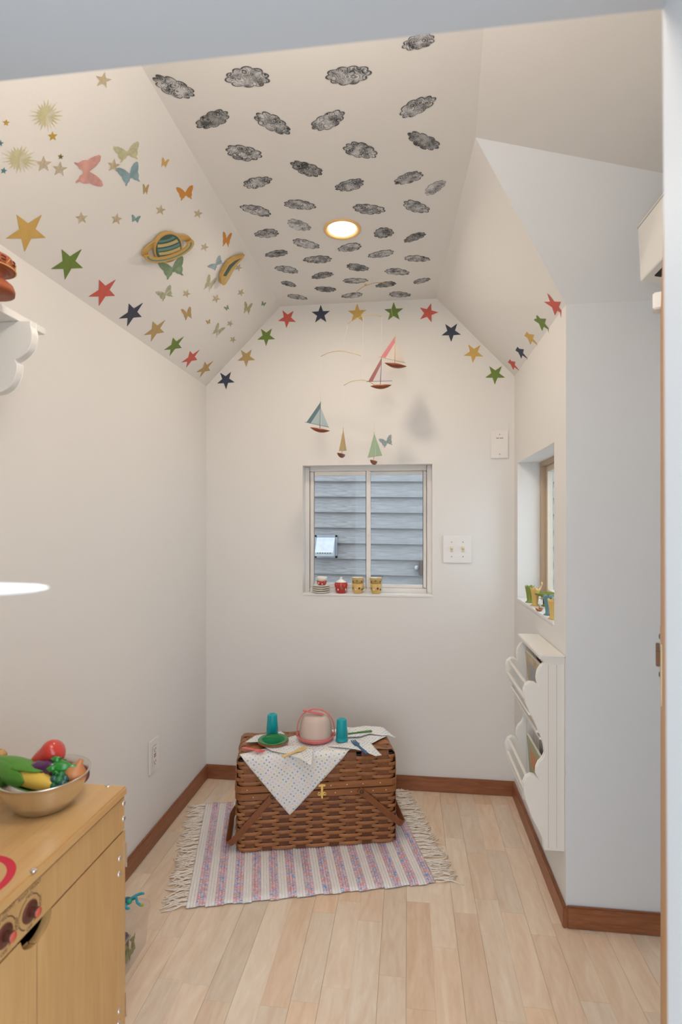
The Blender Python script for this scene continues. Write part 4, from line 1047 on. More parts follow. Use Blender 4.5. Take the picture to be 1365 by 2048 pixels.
def teacup(name, lab, loc, r0, r1, h, outer, inner, ang, group=None, dotn=8, dr=.0045, pal=(0, 1, 2), foot=True):
    t = thing(name, lab, 'cup', loc, 0, group)
    bd_ = MB().lathe([(0, .001), (r0*.9, 0), (r0, .002), (r0+(r1-r0)*.55, h*.45), (r1, h), (r1-.0012, h+.0005)], 36).build('cup_body', outer, t)
    MB().lathe([(r1-.0012, h+.0005), (r1-.0025, h), (r0-.001+(r1-r0)*.5, h*.45), (r0-.003, .004), (0, .0035)], 36).build('cup_lining', inner, t)
    handle_ring(t, r1*.93, h*.55, h*.28, inner, ang)
    if dotn: dots(bd_, lambda z: r0+(r1-r0)*(z/h if z < h else 1)+.0004, h*.5, dotn, dr, .2, pal)
    return t
PALR = (2, 1, 2)
c1 = teacup('tea_cup', 'red dotted tea cup on top of the saucer stack', (sx.x+.004, sx.y, zs), 0.0155, .0225, .020, REDC, CER, PI, 'tea cups on the back sill', 8, .0038, PALR)
c2 = teacup('tea_cup', 'plain cream tea cup nested in the red cup', (sx.x+.004, sx.y, zs+.0185), .0175, .0235, .018, CER, CER, PI, 'tea cups on the back sill', 0)
sb_ = sillp(682.5, YT); sg = thing('sugar_bowl', 'red dotted sugar bowl with a lid between saucers and yellow cups', 'sugar bowl', sb_); sg.scale = (1, 1, 1.25)
bd_ = MB().lathe([(0, .001), (.0195, 0), (.021, .002), (.025, .016), (.0285, .029), (.0275, .0305), (.024, .0308), (0, .031)], 36).build('bowl_body', REDC, sg)
dots(bd_, lambda z: .021+.0075*(z/.029)+.0006, .0155, 9, .004, .15, PALR)
ld = MB().lathe([(.0272, .0300), (.0275, .032), (.024, .0365), (.0215, .0395), (.0135, .0435), (.0065, .047), (.005, .049), (.0062, .052), (.004, .055), (0, .0555)], 36).build('lid', CER, sg)
MB().lathe([(.0285, .0300), (.0262, .0345), (.0242, .0372)], 36).build('lid_stripe', REDC, ld)
for (u, ang, side) in ((716, 0.25, 'left'), (752.5, PI-.25, 'right')):
    q = sillp(u, YT)
    lab = 'mustard dotted cup at the bottom of the %s yellow pair' % side
    teacup('tea_cup', lab, q, 0.0185, .0250, .042, YEL, CER, ang, 'tea cups on the back sill', 9, .0048, (0, 1, 2, 0))
    teacup('tea_cup', 'mustard dotted cup stacked on top of the %s yellow pair' % side, q+Vector((0, 0, .0395)), .0215, .0268, .0275, mat('mustard_dark', (.50, .34, .12), .3, coat=.3), CER, ang+.1, 'tea cups on the back sill', 7, .0042, (0, 0, 1))

# ================================================================== THINGS ON THE DEEP SILL
SL2 = W2[2]+.0016
def sill2(u, v): return onZ(u, v, SL2)
def tumbler(u, v, h, c_, nm, lab, lean=0):
    p = sill2(u, v); t = thing('soda_cup', lab, 'cup', p, random.uniform(0, 3), 'soda fountain cups on the deep sill'); M_ = mat(nm, c_, .3, coat=.3)
    m = MB(); vs = []; ns = 30; prof = [(.0125, 0), (.0135, .002), (.0105, .006), (.0095, .010), (.0115, h*.5), (.0155, h*.9), (.0165, h)]
    for r, z in prof:
        for j in range(ns):
            a = 2*PI*j/ns; top = z/h; rr_ = r*(1+.05*top*math.cos(6*a)); vs.append((rr_*math.cos(a), rr_*math.sin(a), z+(.0022*math.cos(6*a) if z >= h*.99 else 0)))
    for r, z in [(.0150, h-.001), (.0100, h*.5), (.0075, .012)]:
        for j in range(ns):
            a = 2*PI*j/ns; rr_ = r*(1+(.05*math.cos(6*a) if z > h*.8 else 0)); vs.append((rr_*math.cos(a), rr_*math.sin(a), z+(.0022*math.cos(6*a) if z > h*.9 else 0)))
    n = len(prof)+3
    m.add(vs, [(i*ns+j, i*ns+(j+1) % ns, (i+1)*ns+(j+1) % ns, (i+1)*ns+j) for i in range(n-1) for j in range(ns)] + [tuple(range(ns))[::-1], tuple((n-1)*ns+j for j in range(ns))], 0, True)
    m.build('cup_body', M_, t)
    MB().tube([(.0142*math.cos(2*PI*j/24), .0142*math.sin(2*PI*j/24), .0015) for j in range(24)], .0015, 6, closed=True).build('foot_ring', M_, t)
    return t
OLG = (.20, .25, .03)
t = tumbler(1060, 1205, .062, OLG, 'cup_olive', 'olive green fluted cup at the far end of the deep sill')
tumbler(1071, 1211, .062, (.66, .44, .13), 'cup_mustard', 'mustard fluted cup beside the olive one on the deep sill')
tumbler(1098, 1230, .062, (.10, .24, .26), 'cup_slate', 'slate blue fluted cup near the sill front')
tumbler(1107, 1238, .060, (.66, .44, .13), 'cup_mustard', 'mustard fluted cup nearest the camera on the deep sill')
q = sill2(1066, 1203)+Vector((.004, 0, .05))
st_ = thing('drinking_straws', 'pair of thin grey straws standing in the olive cup', 'straws', q-Vector((.002, 0, .038)))
for dx in (0, .006): MB().tube([(dx, 0, 0), (dx+.010, .004, .068)], .0013, 8).build('straw', mat('straw_grey', (.45, .50, .55), .4), st_)
q = sill2(1077, 1209)
sp_ = thing('wooden_spoon', 'pale wooden spoon leaning out of the mustard cup', 'spoon', q+Vector((-.004, .006, .014)))
MB().tube([(0, 0, 0), (.012, 0, .04), (.016, 0, .054)], [.002, .0022, .0024], 8).build('handle', mat('spoon_wood', (.72, .52, .28), .5), sp_)
MB().ball((.0175, 0, .060), .0052, 12, 8, sc=(.7, 1, 1.4)).build('spoon_bowl', mat('spoon_wood', (.72, .52, .28), .5), sp_)
q = onX(1092, 1190, XR+.052)
dsh = thing('sundae_dish', 'olive green footed dish in the middle of the deep sill', 'dish', (q.x, q.y, SL2))
hq = q.z-SL2
MB().lathe([(0, .002), (.014, 0), (.015, .003), (.005, .008), (.0045, hq-.012), (.016, hq-.008), (.036, hq+.001), (.037, hq+.005), (.0355, hq+.006), (.015, hq-.004), (0, hq-.005)], 32).build('dish_body', mat('cup_olive', OLG, .3), dsh)
MB().lathe([(.0365, hq+.0052), (.038, hq+.0065), (.0365, hq+.0072), (.035, hq+.006)], 32).build('dish_rim', mat('cup_olive', OLG, .3), dsh)
q = sill2(1079, 1222); bs = thing('trinket_bowl', 'tiny copper trinket bowl on the deep sill', 'bowl', q)
MB().lathe([(0, .0005), (.006, 0), (.011, .004), (.013, .0095), (.012, .0095), (.010, .005), (0, .003)], 20).build('bowl_body', mat('copper', (.50, .22, .10), .3, .9, var=.5, vscale=200), bs)
MB().tube([(0, 0, .004), (.002, .002, .042)], .0014, 8).build('stirrer', STEEL, bs)
MB().ball((.0022, .0022, .045), .004, 10, 8).build('stirrer_knob', PLASTICW, bs)
for (u, v, c_, nm, lab) in ((1086, 1211, (.012, .03, .05), 'jar_navy', 'small navy jar behind the trinket bowl'), (1091, 1213, (.42, .02, .035), 'jar_red', 'small red topped jar on the deep sill'), (1094, 1217, (.12, .20, .03), 'jar_green', 'small green jar beside the slate cup')):
    q = sill2(u, v)+Vector((.008, 0, 0)); jr = thing('spice_jar', lab, 'jar', q, 0, 'tiny jars on the deep sill')
    MB().lathe([(0, 0), (.0065, 0), (.007, .002), (.007, .022), (.005, .026), (0, .026)], 18).build('jar_body', mat('jar_glass_dark', (.04, .04, .04), .2), jr)
    MB().lathe([(.0062, .0255), (.0064, .036), (.0055, .038), (0, .038)], 18).build('jar_cap', mat(nm, c_, .4), jr)

# ================================================================== SAILBOAT MOBILE
YM = 2.045
WIRE = mat('mobile_wire', (.45, .30, .10), .4, .4); THREAD = mat('mobile_thread', (.75, .72, .66), .8)
mob = thing('mobile_hanger', 'thin bent wire arms of the sailboat mobile under the ceiling', 'mobile', onY(735, 575, YM))
o0 = mob.location.copy()
def wire(px, Y, name='wire_arm'):
    pts = [onY(u, v, Y)-o0 for u, v in px]
    # smooth through the points
    out = []
    n = len(pts)
    for i in range(n-1):
        p0, p1, p2, p3 = pts[max(0, i-1)], pts[i], pts[i+1], pts[min(n-1, i+2)]
        for k in range(6):
            t = k/6; out.append(.5*((2*p1)+(-p0+p2)*t+(2*p0-5*p1+4*p2-p3)*t*t+(-p0+3*p1-3*p2+p3)*t**3))
    out.append(pts[-1])
    return MB().tube(out, .0011, 6).build(name, WIRE, mob)
wire([(714, 583), (728, 573), (745, 567), (760, 565), (776, 567)], YM)
wire([(696, 648), (712, 638), (728, 631), (745, 629), (764, 633)], YM)
wire([(642, 713), (660, 705), (683, 702), (705, 706), (723, 712)], YM-.02)
wire([(688, 771), (703, 763), (722, 760), (738, 763), (752, 772)], YM+.02)
MB().ball(onY(732, 570, YM)-o0, .0055, 12, 8, sc=(1, 1, .7)).build('wooden_bead', mat('bead_wood', (.60, .38, .10), .5), mob)
def thread(pts, name='thread'):
    MB().tube([Vector(p)-o0 for p in pts], .00025, 4).build(name, THREAD, mob)
pt = onY(745, 567, YM); thread([pt, (pt.x, pt.y, ZF-.001)])
pa = onY(732, 570, YM); pb = onY(728, 631, YM); thread([pa, (pb.x, pb.y, pb.z)])
thread([onY(697, 648, YM), onY(683, 702, YM-.02)]); thread([onY(728, 631, YM), onY(722, 760, YM+.02)])
HULL = wood('boat_hull', (.30, .075, .022), (.20, .045, .014), axis=0, scale=80, stretch=5, rough=.35, rand=.15)
def sailmat(nm, c_):
    if nm in MATS: return MATS[nm]
    m = bpy.data.materials.new(nm); m.use_nodes = True; n, l = nt(m); b_ = n['Principled BSDF']; b_.inputs['Base Color'].default_value = (*c_, 1); b_.inputs['Roughness'].default_value = .8
    tl_ = n.new('ShaderNodeBsdfTranslucent'); tl_.inputs[0].default_value = (*c_, 1); mx_ = n.new('ShaderNodeMixShader'); mx_.inputs[0].default_value = .35
    l.new(b_.outputs[0], mx_.inputs[1]); l.new(tl_.outputs[0], mx_.inputs[2]); l.new(mx_.outputs[0], n['Material Output'].inputs[0]); MATS[nm] = m; return m
def boat(mast_top, mast_bot, boom_l, boom_r, hull_l, hull_r, hull_h, ca, cb, mastc, lab, Y, yaw=0, strip=None, hang=None):
    """flat sided toy boat; photo points measured on the plane at distance Y, local x along the hull"""
    pm = onY(*mast_bot, Y); t = thing('toy_sailboat', lab, 'toy boat', pm, yaw, 'sailboats of the hanging mobile')
    cw = math.cos(yaw)
    def L(u, v, d=0):
        p = onY(u, v, Y)-pm; return Vector((p.x/cw, d, p.z))
    hl, hr = L(*hull_l), L(*hull_r); w_ = (hr-hl).length; mid = (hl+hr)/2; tilt = math.atan2((hr-hl).z, (hr-hl).x)
    # hull: lens shaped plan, rounded keel
    m = MB(); vs = []; nx, nk = 14, 8
    for i in range(nx+1):
        s_ = -1+2*i/nx; bw = .17*w_*(1-abs(s_)**2.2)+.0006; dp = hull_h*(1-abs(s_)**2.0)+.0006
        for k in range(nk+1):
            a = PI*k/nk; vs.append(Vector((s_*w_/2, -bw*math.cos(a), -dp*math.sin(a))))
    fs = [(i*(nk+1)+k, i*(nk+1)+k+1, (i+1)*(nk+1)+k+1, (i+1)*(nk+1)+k) for i in range(nx) for k in range(nk)]
    fs += [(i*(nk+1), (i+1)*(nk+1), (i+1)*(nk+1)+nk, i*(nk+1)+nk) for i in range(nx)]
    M_ = Matrix.Translation(mid) @ RY(-tilt); vs = [M_ @ v_ for v_ in vs]
    m.add(vs, fs, 0, True); m.build('hull', HULL, t)
    mt = L(*mast_top); deck = Vector((L(*mast_bot).x, 0, 0))
    MB().tube([Vector((mid.x, 0, mid.z))*.0+deck+Vector((0, 0, min(0, mid.z)-.002)), mt], .0011, 6).build('mast', mastc, t)
    bl_, br_ = L(*boom_l), L(*boom_r); MB().tube([bl_, br_], .0009, 6).build('boom', mastc, t)
    xm = mt.x; zb = lambda x_: bl_.z+(br_.z-bl_.z)*(x_-bl_.x)/(br_.x-bl_.x)
    def sail(pts, mt_, nm):
        MB().prism([Vector((p_[0], .0006, p_[1])) for p_ in pts], (0, .0006, 0)).build(nm, mt_, t)
    topz = mt.z
    gap = .0012
    if strip:
        sl = bl_.x+(br_.x-bl_.x)*.06; sr = bl_.x+(br_.x-bl_.x)*.24; zt2 = topz-(topz-zb(xm))*.28
        sail([(sl, zb(sl)), (sr, zb(sr)), (xm-gap*.4, zt2), (xm-gap*.2, topz-.002)], strip, 'sail_stripe')
        sail([(sr, zb(sr)), (xm-gap, zb(xm)+.001), (xm-gap, zt2)], ca, 'mainsail')
    else:
        sail([(bl_.x, zb(bl_.x)), (xm-gap, zb(xm)+.001), (xm-gap, topz-.003)], ca, 'mainsail')
    xr = br_.x-(br_.x-xm)*.04
    sail([(xm+gap, zb(xm)+.001), (xr, zb(xr)+.0005), (xm+gap, topz-(topz-zb(xm))*(.25 if strip else .06))], cb, 'jib')
    if hang: MB().tube([mt, L(*hang)], .00025, 4).build('thread', THREAD, t)
MB_MAST = mat('mast_grey', (.16, .15, .14), .5); MW = mat('mast_wood', (.55, .38, .18), .5)
boat((791, 671), (790, 727), (759, 716), (811, 724), (770, 727), (814, 731), .0125, sailmat('sail_cream', (.74, .68, .62)), sailmat('sail_cream', (.74, .68, .62)), MW, 'top sailboat of the mobile with a pink striped cream sail', YM, .25, sailmat('sail_pink', (.72, .30, .33)), (776, 567))
boat((764, 714), (761, 770), (733, 762), (785, 763), (741, 771), (784, 771), .0125, sailmat('sail_lilac', (.66, .62, .64)), sailmat('sail_lilac', (.66, .62, .64)), MB_MAST, 'sailboat with a dusky rose stripe just below the pink one', YM-.035, -.2, sailmat('sail_rose', (.40, .17, .17)), (764, 633))
boat((641.5, 803), (640, 856), (611, 845), (658, 854), (621, 855), (660, 861), .0125, sailmat('sail_blue', (.50, .60, .62)), sailmat('sail_blue', (.50, .60, .62)), mat('mast_slate', (.12, .17, .18), .5), 'blue grey sailboat at the lower left of the mobile', YM-.02, .15, sailmat('sail_slate', (.17, .26, .29)), (642, 713))
def endboat(top, bot, bl_, br_, hc, hr_, ca, lab, Y, hang):
    """boat turned nearly end on: narrow triangular sail and round bow"""
    pm = onY(*bot, Y); yaw = 1.32; t = thing('toy_sailboat', lab, 'toy boat', pm, yaw, 'sailboats of the hanging mobile')
    Mi = RZ(-yaw)
    def L(u, v, d): 
        p = onY(u, v, Y)-pm; return Mi @ Vector((p.x, d, p.z))
    c_ = L(*hc, 0); w_ = .080; m = MB(); vs = []; nx, nk = 14, 10
    for i in range(nx+1):
        s_ = -1+2*i/nx; bw = hr_*(1-abs(s_)**2.2)+.0006; dp = .0115*(1-abs(s_)**2.0)+.0006
        for k in range(nk+1):
            a = PI*k/nk; vs.append(c_+Vector((s_*w_/2, -bw*math.cos(a), .006-dp*math.sin(a)*1.25)))
    fs = [(i*(nk+1)+k, i*(nk+1)+k+1, (i+1)*(nk+1)+k+1, (i+1)*(nk+1)+k) for i in range(nx) for k in range(nk)] + [(i*(nk+1), (i+1)*(nk+1), (i+1)*(nk+1)+nk, i*(nk+1)+nk) for i in range(nx)]
    m.add(vs, fs, 0, True); m.build('hull', HULL, t)
    tp = L(*top, 0); MB().tube([Vector((0, 0, -.004)), tp], .0011, 6).build('mast', MW, t)
    a = L(*bl_, -.030); b_ = L(*br_, .024); MB().tube([a, b_], .0009, 6).build('boom', MW, t)
    md_ = (a+b_)*.5
    n_s = (b_-a).cross(tp-a).normalized()*.0006
    xm_ = a+(b_-a)*.55
    MB().prism([a, xm_-(b_-a)*.01, tp-(tp-xm_)*.04], n_s).build('mainsail', ca, t); MB().prism([xm_+(b_-a)*.02, b_, tp-(tp-xm_)*.07], n_s).build('jib', ca, t)
    MB().tube([tp, L(*hang, 0)], .00025, 4).build('thread', THREAD, t)
endboat((687, 856), (684, 905), (680, 904), (692, 899), (683, 911), .0085, sailmat('sail_yellow', (.78, .60, .34)), 'pale yellow sailboat seen end on above the window', YM+.02, (688, 771))
endboat((749, 864), (748, 917), (737, 917), (764, 909), (748, 925), .0085, sailmat('sail_green', (.54, .68, .48)), 'pale green sailboat seen end on above the window mullion', YM+.02, (752, 772))

# ================================================================== WALL AND CEILING DECALS
def decal(name, pts, nrm, m, lab, cat, group=None, off=.0006, th=.0005):
    nrm = Vector(nrm).normalized(); pts = [Vector(p) for p in pts]; c = sum(pts, Vector())/len(pts)
    b_ = MB(); b_.prism([p-c for p in pts], nrm*th)
    ob = b_.build(name, m, None, c+nrm*off)
    return tag(ob, lab, cat, group)
STC = {'yellow': mat('star_yellow', (.62, .40, .11), .75, var=.1, vscale=60), 'green': mat('star_green', (.155, .235, .045), .75, var=.15, vscale=60), 'red': mat('star_red', (.60, .115, .085), .75, var=.1, vscale=60), 'navy': mat('star_navy', (.045, .055, .085), .75, var=.25, vscale=80), 'gold': mat('star_gold', (.48, .33, .14), .75, var=.1, vscale=60)}
def star_pts(c, e1, e2, R_, rot, inner=.40):
    return [c + (e1*math.cos(rot+PI/5*k)+e2*math.sin(rot+PI/5*k))*(R_ if k % 2 == 0 else R_*inner) for k in range(10)]
s2_ = math.sqrt(.5)
NL = Vector((s2_, 0, -s2_)); NB = Vector((0, -1, 0)); NR_ = Vector((-(ZF-ZE), 0, -(XR-.13))).normalized(); NC = Vector((0, 0, -1))
GS = 'paper stars along the wall tops'
ordn = ['first', 'second', 'third', 'fourth', 'fifth', 'sixth', 'seventh', 'eighth', 'ninth', 'tenth', 'eleventh']
rowL = [(54, 463, 'yellow', -90), (137, 526, 'green', -92), (207, 583, 'red', -95), (264, 627, 'navy', -95), (311, 660, 'gold', -93), (349, 691, 'green', -96), (382, 716, 'red', -96), (410, 737, 'gold', -100)]
cn_ = {'yellow': 'yellow', 'green': 'green', 'red': 'coral red', 'navy': 'dark blue', 'gold': 'mustard'}
for i, (u, v, c_, rot) in enumerate(rowL):
    c = on_left_slope(u, v); e1 = Vector((0, 1, 0)); e2 = Vector((s2_, 0, s2_))
    decal('star_sticker', star_pts(c, e1, e2, .047 if i else .049, math.radians(rot+180-90+90)), NL, STC[c_], '%s paper star, %s from the left edge in the left wall row' % (cn_[c_], ordn[i]), 'wall sticker', GS)
rowB = [(452, 760, 'navy', -88), (493, 715, 'gold', -90), (533, 673, 'green', -91), (575, 637, 'red', -96), (642, 629, 'navy', 90), (715, 627, 'yellow', 90), (788, 624, 'green', 90), (857, 626, 'red', 85-12), (903, 664, 'navy', -90), (948, 706, 'yellow', -95), (991, 749, 'green', -92)]
for i, (u, v, c_, rot) in enumerate(rowB):
    c = onY(u, v, YD)
    decal('star_sticker', star_pts(c, Vector((1, 0, 0)), Vector((0, 0, 1)), .0415, math.radians(rot)), NB, STC[c_], '%s paper star, %s from the left along the gable wall arch' % (cn_[c_], ordn[i]), 'wall sticker', GS)
rowR = [(1025, 727, 'red', 62), (1041, 703, 'navy', 62), (1060, 674, 'yellow', 60), (1083, 644, 'green', 62), (1110, 611, 'red', 60)]
for i, (u, v, c_, rot) in enumerate(rowR):
    c = on_right_slope(u, v); e2 = Vector((-(XR-.13), 0, ZF-ZE)).normalized(); t0 = (c-Vector((XR, c.y, ZE))).dot(e2)
    flat = star_pts(Vector((0, t0, 0)), Vector((1, 0, 0)), Vector((0, 1, 0)), .043, math.radians(rot))
    bm = bmesh.new(); bm.faces.new([bm.verts.new(p) for p in flat]); bmesh.ops.triangulate(bm, faces=bm.faces)
    bmesh.ops.bisect_plane(bm, geom=bm.verts[:]+bm.edges[:]+bm.faces[:], plane_co=(0, 0, 0), plane_no=(0, 1, 0))
    for v_ in bm.verts:
        x_, t_ = v_.co.x, v_.co.y
        v_.co = Vector((XR, -x_, ZE))+e2*t_-Vector((XR, 0, ZE)) + NR_*.0008 if t_ > 1e-6 else Vector((-.0009, -x_, t_))
    bmesh.ops.recalc_face_normals(bm, faces=bm.faces)
    me = bpy.data.meshes.new('star_sticker'); bm.to_mesh(me); bm.free(); me.materials.append(STC[c_])
    ob = link('star_sticker', me, None, Vector((XR, c.y, ZE))); md = ob.modifiers.new('thickness', 'SOLIDIFY'); md.thickness = .0005; md.offset = 0
    tag(ob, '%s paper star, %s from the corner in the right hand row' % (cn_[c_], ordn[i]), 'wall sticker', GS)

# stamped clouds
def cloud_mat(nm, lo, hi, al):
    m = bpy.data.materials.new(nm); m.use_nodes = True; n, l = nt(m); b_ = n['Principled BSDF']; b_.inputs['Roughness'].default_value = .85
    t = n.new('ShaderNodeTexCoord'); oi = n.new('ShaderNodeObjectInfo'); ad = n.new('ShaderNodeVectorMath'); ad.operation = 'ADD'
    ml = n.new('ShaderNodeMath'); ml.operation = 'MULTIPLY'; ml.inputs[1].default_value = 9; l.new(oi.outputs['Random'], ml.inputs[0])
    cx = n.new('ShaderNodeCombineXYZ'); l.new(ml.outputs[0], cx.inputs[0]); l.new(ml.outputs[0], cx.inputs[2])
    l.new(t.outputs['Object'], ad.inputs[0]); l.new(cx.outputs[0], ad.inputs[1])
    a = n.new('ShaderNodeTexNoise'); a.inputs['Scale'].default_value = 42; a.inputs['Detail'].default_value = 5; a.inputs['Roughness'].default_value = .7
    v = n.new('ShaderNodeTexVoronoi'); v.inputs['Scale'].default_value = 62
    l.new(ad.outputs[0], a.inputs['Vector']); l.new(ad.outputs[0], v.inputs['Vector'])
    sn = n.new('ShaderNodeMath'); sn.operation = 'MULTIPLY'; sn.inputs[1].default_value = 34; l.new(v.outputs['Distance'], sn.inputs[0])
    si = n.new('ShaderNodeMath'); si.operation = 'SINE'; l.new(sn.outputs[0], si.inputs[0])
    mm = n.new('ShaderNodeMath'); mm.operation = 'MULTIPLY_ADD'; mm.inputs[1].default_value = .10; l.new(si.outputs[0], mm.inputs[0]); l.new(a.outputs[0], mm.inputs[2])
    r = n.new('ShaderNodeValToRGB'); e = r.color_ramp.elements; e[0].position = .36; e[0].color = (lo, lo, lo*1.05, 1); e[1].position = .64; e[1].color = (hi, hi, hi, 1)
    l.new(mm.outputs[0], r.inputs[0]); l.new(r.outputs[0], b_.inputs['Base Color'])
    return m
CLD = [cloud_mat('cloud_ink', .06, .68, 1), cloud_mat('cloud_ink_dark', .03, .46, 1), cloud_mat('cloud_ink_pale', .16, .75, 1)]
CLRIM = mat('cloud_outline', (.075, .075, .08), .85, var=.6, vscale=70); CLRIMP = mat('cloud_outline_pale', (.33, .33, .34), .85, var=.5, vscale=70)
clouds = [[(548, 85, 628, 85, 0), (1055, 100, 1185, 72, 0)],
 [(48, 232, 222, 305, 0), (342, 228, 523, 232, 0), (750, 232, 925, 210, 0)],
 [(232, 425, 355, 372, 1), (462, 378, 602, 448, 0), (697, 435, 817, 372, 0), (1047, 385, 1180, 308, 0)],
 [(340, 520, 492, 547, 0), (820, 500, 950, 545, 0), (1083, 455, 1195, 515, 1)],
 [(420, 668, 523, 635, 0), (612, 572, 728, 622, 1), (785, 680, 903, 645, 0), (1024, 655, 1138, 612, 0), (1147, 700, 1224, 645, 2)],
 [(408, 745, 525, 783, 0), (578, 737, 705, 746, 0), (858, 752, 981, 766, 0), (1062, 730, 1156, 768, 0)],
 [(462, 865, 558, 848, 0), (592, 803, 684, 843, 2), (945, 843, 1012, 865, 1), (1062, 888, 1147, 855, 1)],
 [(615, 885, 717, 912, 0), (798, 925, 890, 900, 0), (920, 948, 1020, 930, 0)],
 [(506, 945, 594, 930, 1), (660, 962, 771, 960, 0), (1062, 955, 1163, 960, 0)],
 [(542, 993, 638, 1010, 0), (690, 1033, 777, 1017, 1), (828, 983, 918, 1003, 1), (985, 1003, 1081, 1018, 0)],
 [(570, 1048, 625, 1070, 1), (816, 1048, 913, 1045, 0), (947, 1070, 1030, 1053, 1), (1097, 1055, 1166, 1038, 0)],
 [(592, 1105, 671, 1118, 0), (700, 1077, 791, 1084, 1), (812, 1110, 895, 1100, 0), (999, 1097, 1087, 1106, 0)]]
rnd = random.Random(21)
NRW = len(clouds)
for ri, row in enumerate(clouds):
    rn = NRW-1-ri      # 0 = row at the gable wall
    rowname = ['at the gable wall', 'second from gable wall', 'third from gable wall', 'fourth from gable wall', 'fifth from gable wall', 'sixth from gable wall', 'sixth from doorway', 'fifth from doorway', 'fourth from doorway', 'third from doorway', 'second from doorway', 'nearest doorway'][rn]
    for ci_, (xa_, ya_, xb_, yb2, kind) in enumerate(row):
        k_ = 2.0074
        a = on_ceiling(280+xa_/k_, 40+ya_/k_); e = on_ceiling(280+xb_/k_, 40+yb2/k_)
        c = (a+e)/2; e1 = (e-a); hl = e1.length/2; e1.normalize(); e2 = Vector((-e1.y, e1.x, 0)); asp = rnd.uniform(.50, .58)
        if kind == 1 and hl < .03: asp = .8
        if (xa_, ya_) == (945, 843): asp = .95
        nb_ = 10; ph = rnd.uniform(0, 6); n = nb_*8; outer, inner = [], []
        for q in range(n):
            t_ = 2*PI*q/n; sc_ = .80+.22*abs(math.sin(nb_*t_/2+ph))**.6+.05*math.sin(2*t_+ph)+.05*math.sin(3*t_+2*ph)
            p_ = e1*(hl*math.cos(t_)*sc_)+e2*(hl*asp*math.sin(t_)*sc_)
            outer.append(p_); inner.append(p_*.93)
        def dn(p_): 
            w_ = c+p_; return Vector((p_.x, p_.y, ceil_z(w_.x)-ZF))
        m = MB(); o_ = [dn(p_) for p_ in outer]; i_ = [dn(p_) for p_ in inner]; dz_ = Vector((0, 0, -.0004))
        m.add([p_+dz_ for p_ in o_]+[p_+dz_ for p_ in i_]+o_, [(q, (q+1) % n, n+(q+1) % n, n+q) for q in range(n)] + [(2*n+q, 2*n+(q+1) % n, (q+1) % n, q) for q in range(n)], 1)
        mid_ = [dn(p_*.45)+dz_ for p_ in outer]
        m.add([p_+dz_ for p_ in i_]+mid_+[dn(Vector())+dz_], [(q, (q+1) % n, n+(q+1) % n, n+q) for q in range(n)] + [(n+q, n+(q+1) % n, 2*n) for q in range(n)], 0)
        ob = m.build('cloud_stamp', [CLD[kind], CLRIMP if kind == 2 else CLRIM], None, Vector((c.x, c.y, ZF-.0006)), flip=False)
        place = 'leftmost' if ci_ == 0 else ('rightmost' if ci_ == len(row)-1 else ordn[ci_]+' from the left')
        tag(ob, '%sgrey cloud stamp, %s, in ceiling row %s' % ({0: '', 1: 'dark ', 2: 'faint '}[kind], place, rowname), 'cloud print', 'stamped clouds on the ceiling')

# faded prints, butterflies and small stars on the left slope
def fade(nm, c_, amt=.5, sc=45):
    if nm in MATS: return MATS[nm]
    m = bpy.data.materials.new(nm); m.use_nodes = True; n, l = nt(m); b_ = n['Principled BSDF']; b_.inputs['Base Color'].default_value = (*c_, 1); b_.inputs['Roughness'].default_value = .85
    t = n.new('ShaderNodeTexCoord'); a = n.new('ShaderNodeTexNoise'); a.inputs['Scale'].default_value = sc; a.inputs['Detail'].default_value = 3; l.new(t.outputs['Object'], a.inputs['Vector'])
    r = n.new('ShaderNodeMapRange'); r.inputs[1].default_value = .3; r.inputs[2].default_value = .7; r.inputs[3].default_value = max(0, amt-.3); r.inputs[4].default_value = min(1, amt+.25); l.new(a.outputs[0], r.inputs[0]); l.new(r.outputs[0], b_.inputs['Alpha'])
    MATS[nm] = m; return m
BF = [(0, .10), (.05, .22), (.30, .62), (.62, .92), (.92, 1.0), (1.0, .88), (.95, .60), (.84, .30), (.72, .08), (.74, -.04), (.72, -.28), (.58, -.55), (.66, -.82), (.55, -.80), (.42, -.62), (.22, -.50), (.06, -.22)]
BFULL = [(0, .16)] + BF[1:] + [(0, -.34)] + [(-x_, y_) for x_, y_ in BF[::-1][:-1]]
def proj_decal(u, v, shape, rx, ry, rot, m, nm, lab, cat, group, th=.0005):
    ca, sa = math.cos(math.radians(rot)), math.sin(math.radians(rot)); pts = []
    for x_, y_ in shape:
        X_, Y_ = x_*rx, -y_*ry; pts.append(on_left_slope(u+X_*ca-Y_*sa, v+X_*sa+Y_*ca))
    return decal(nm, pts, NL, m, lab, cat, group, th=th)
STAR = [(math.cos(PI/2+PI/5*k)*(1 if k % 2 == 0 else .42), math.sin(PI/2+PI/5*k)*(1 if k % 2 == 0 else .42)) for k in range(10)]
SUN = [(math.cos(2*PI*k/44)*(r_ if k % 2 == 0 else .42), math.sin(2*PI*k/44)*(r_ if k % 2 == 0 else .42)) for k, r_ in ((k, .62+.38*random.Random(k).random()) for k in range(44))]
GB, GF, GSU = 'butterfly prints on the left slope', 'small faded star prints on the left slope', 'faded sun prints'
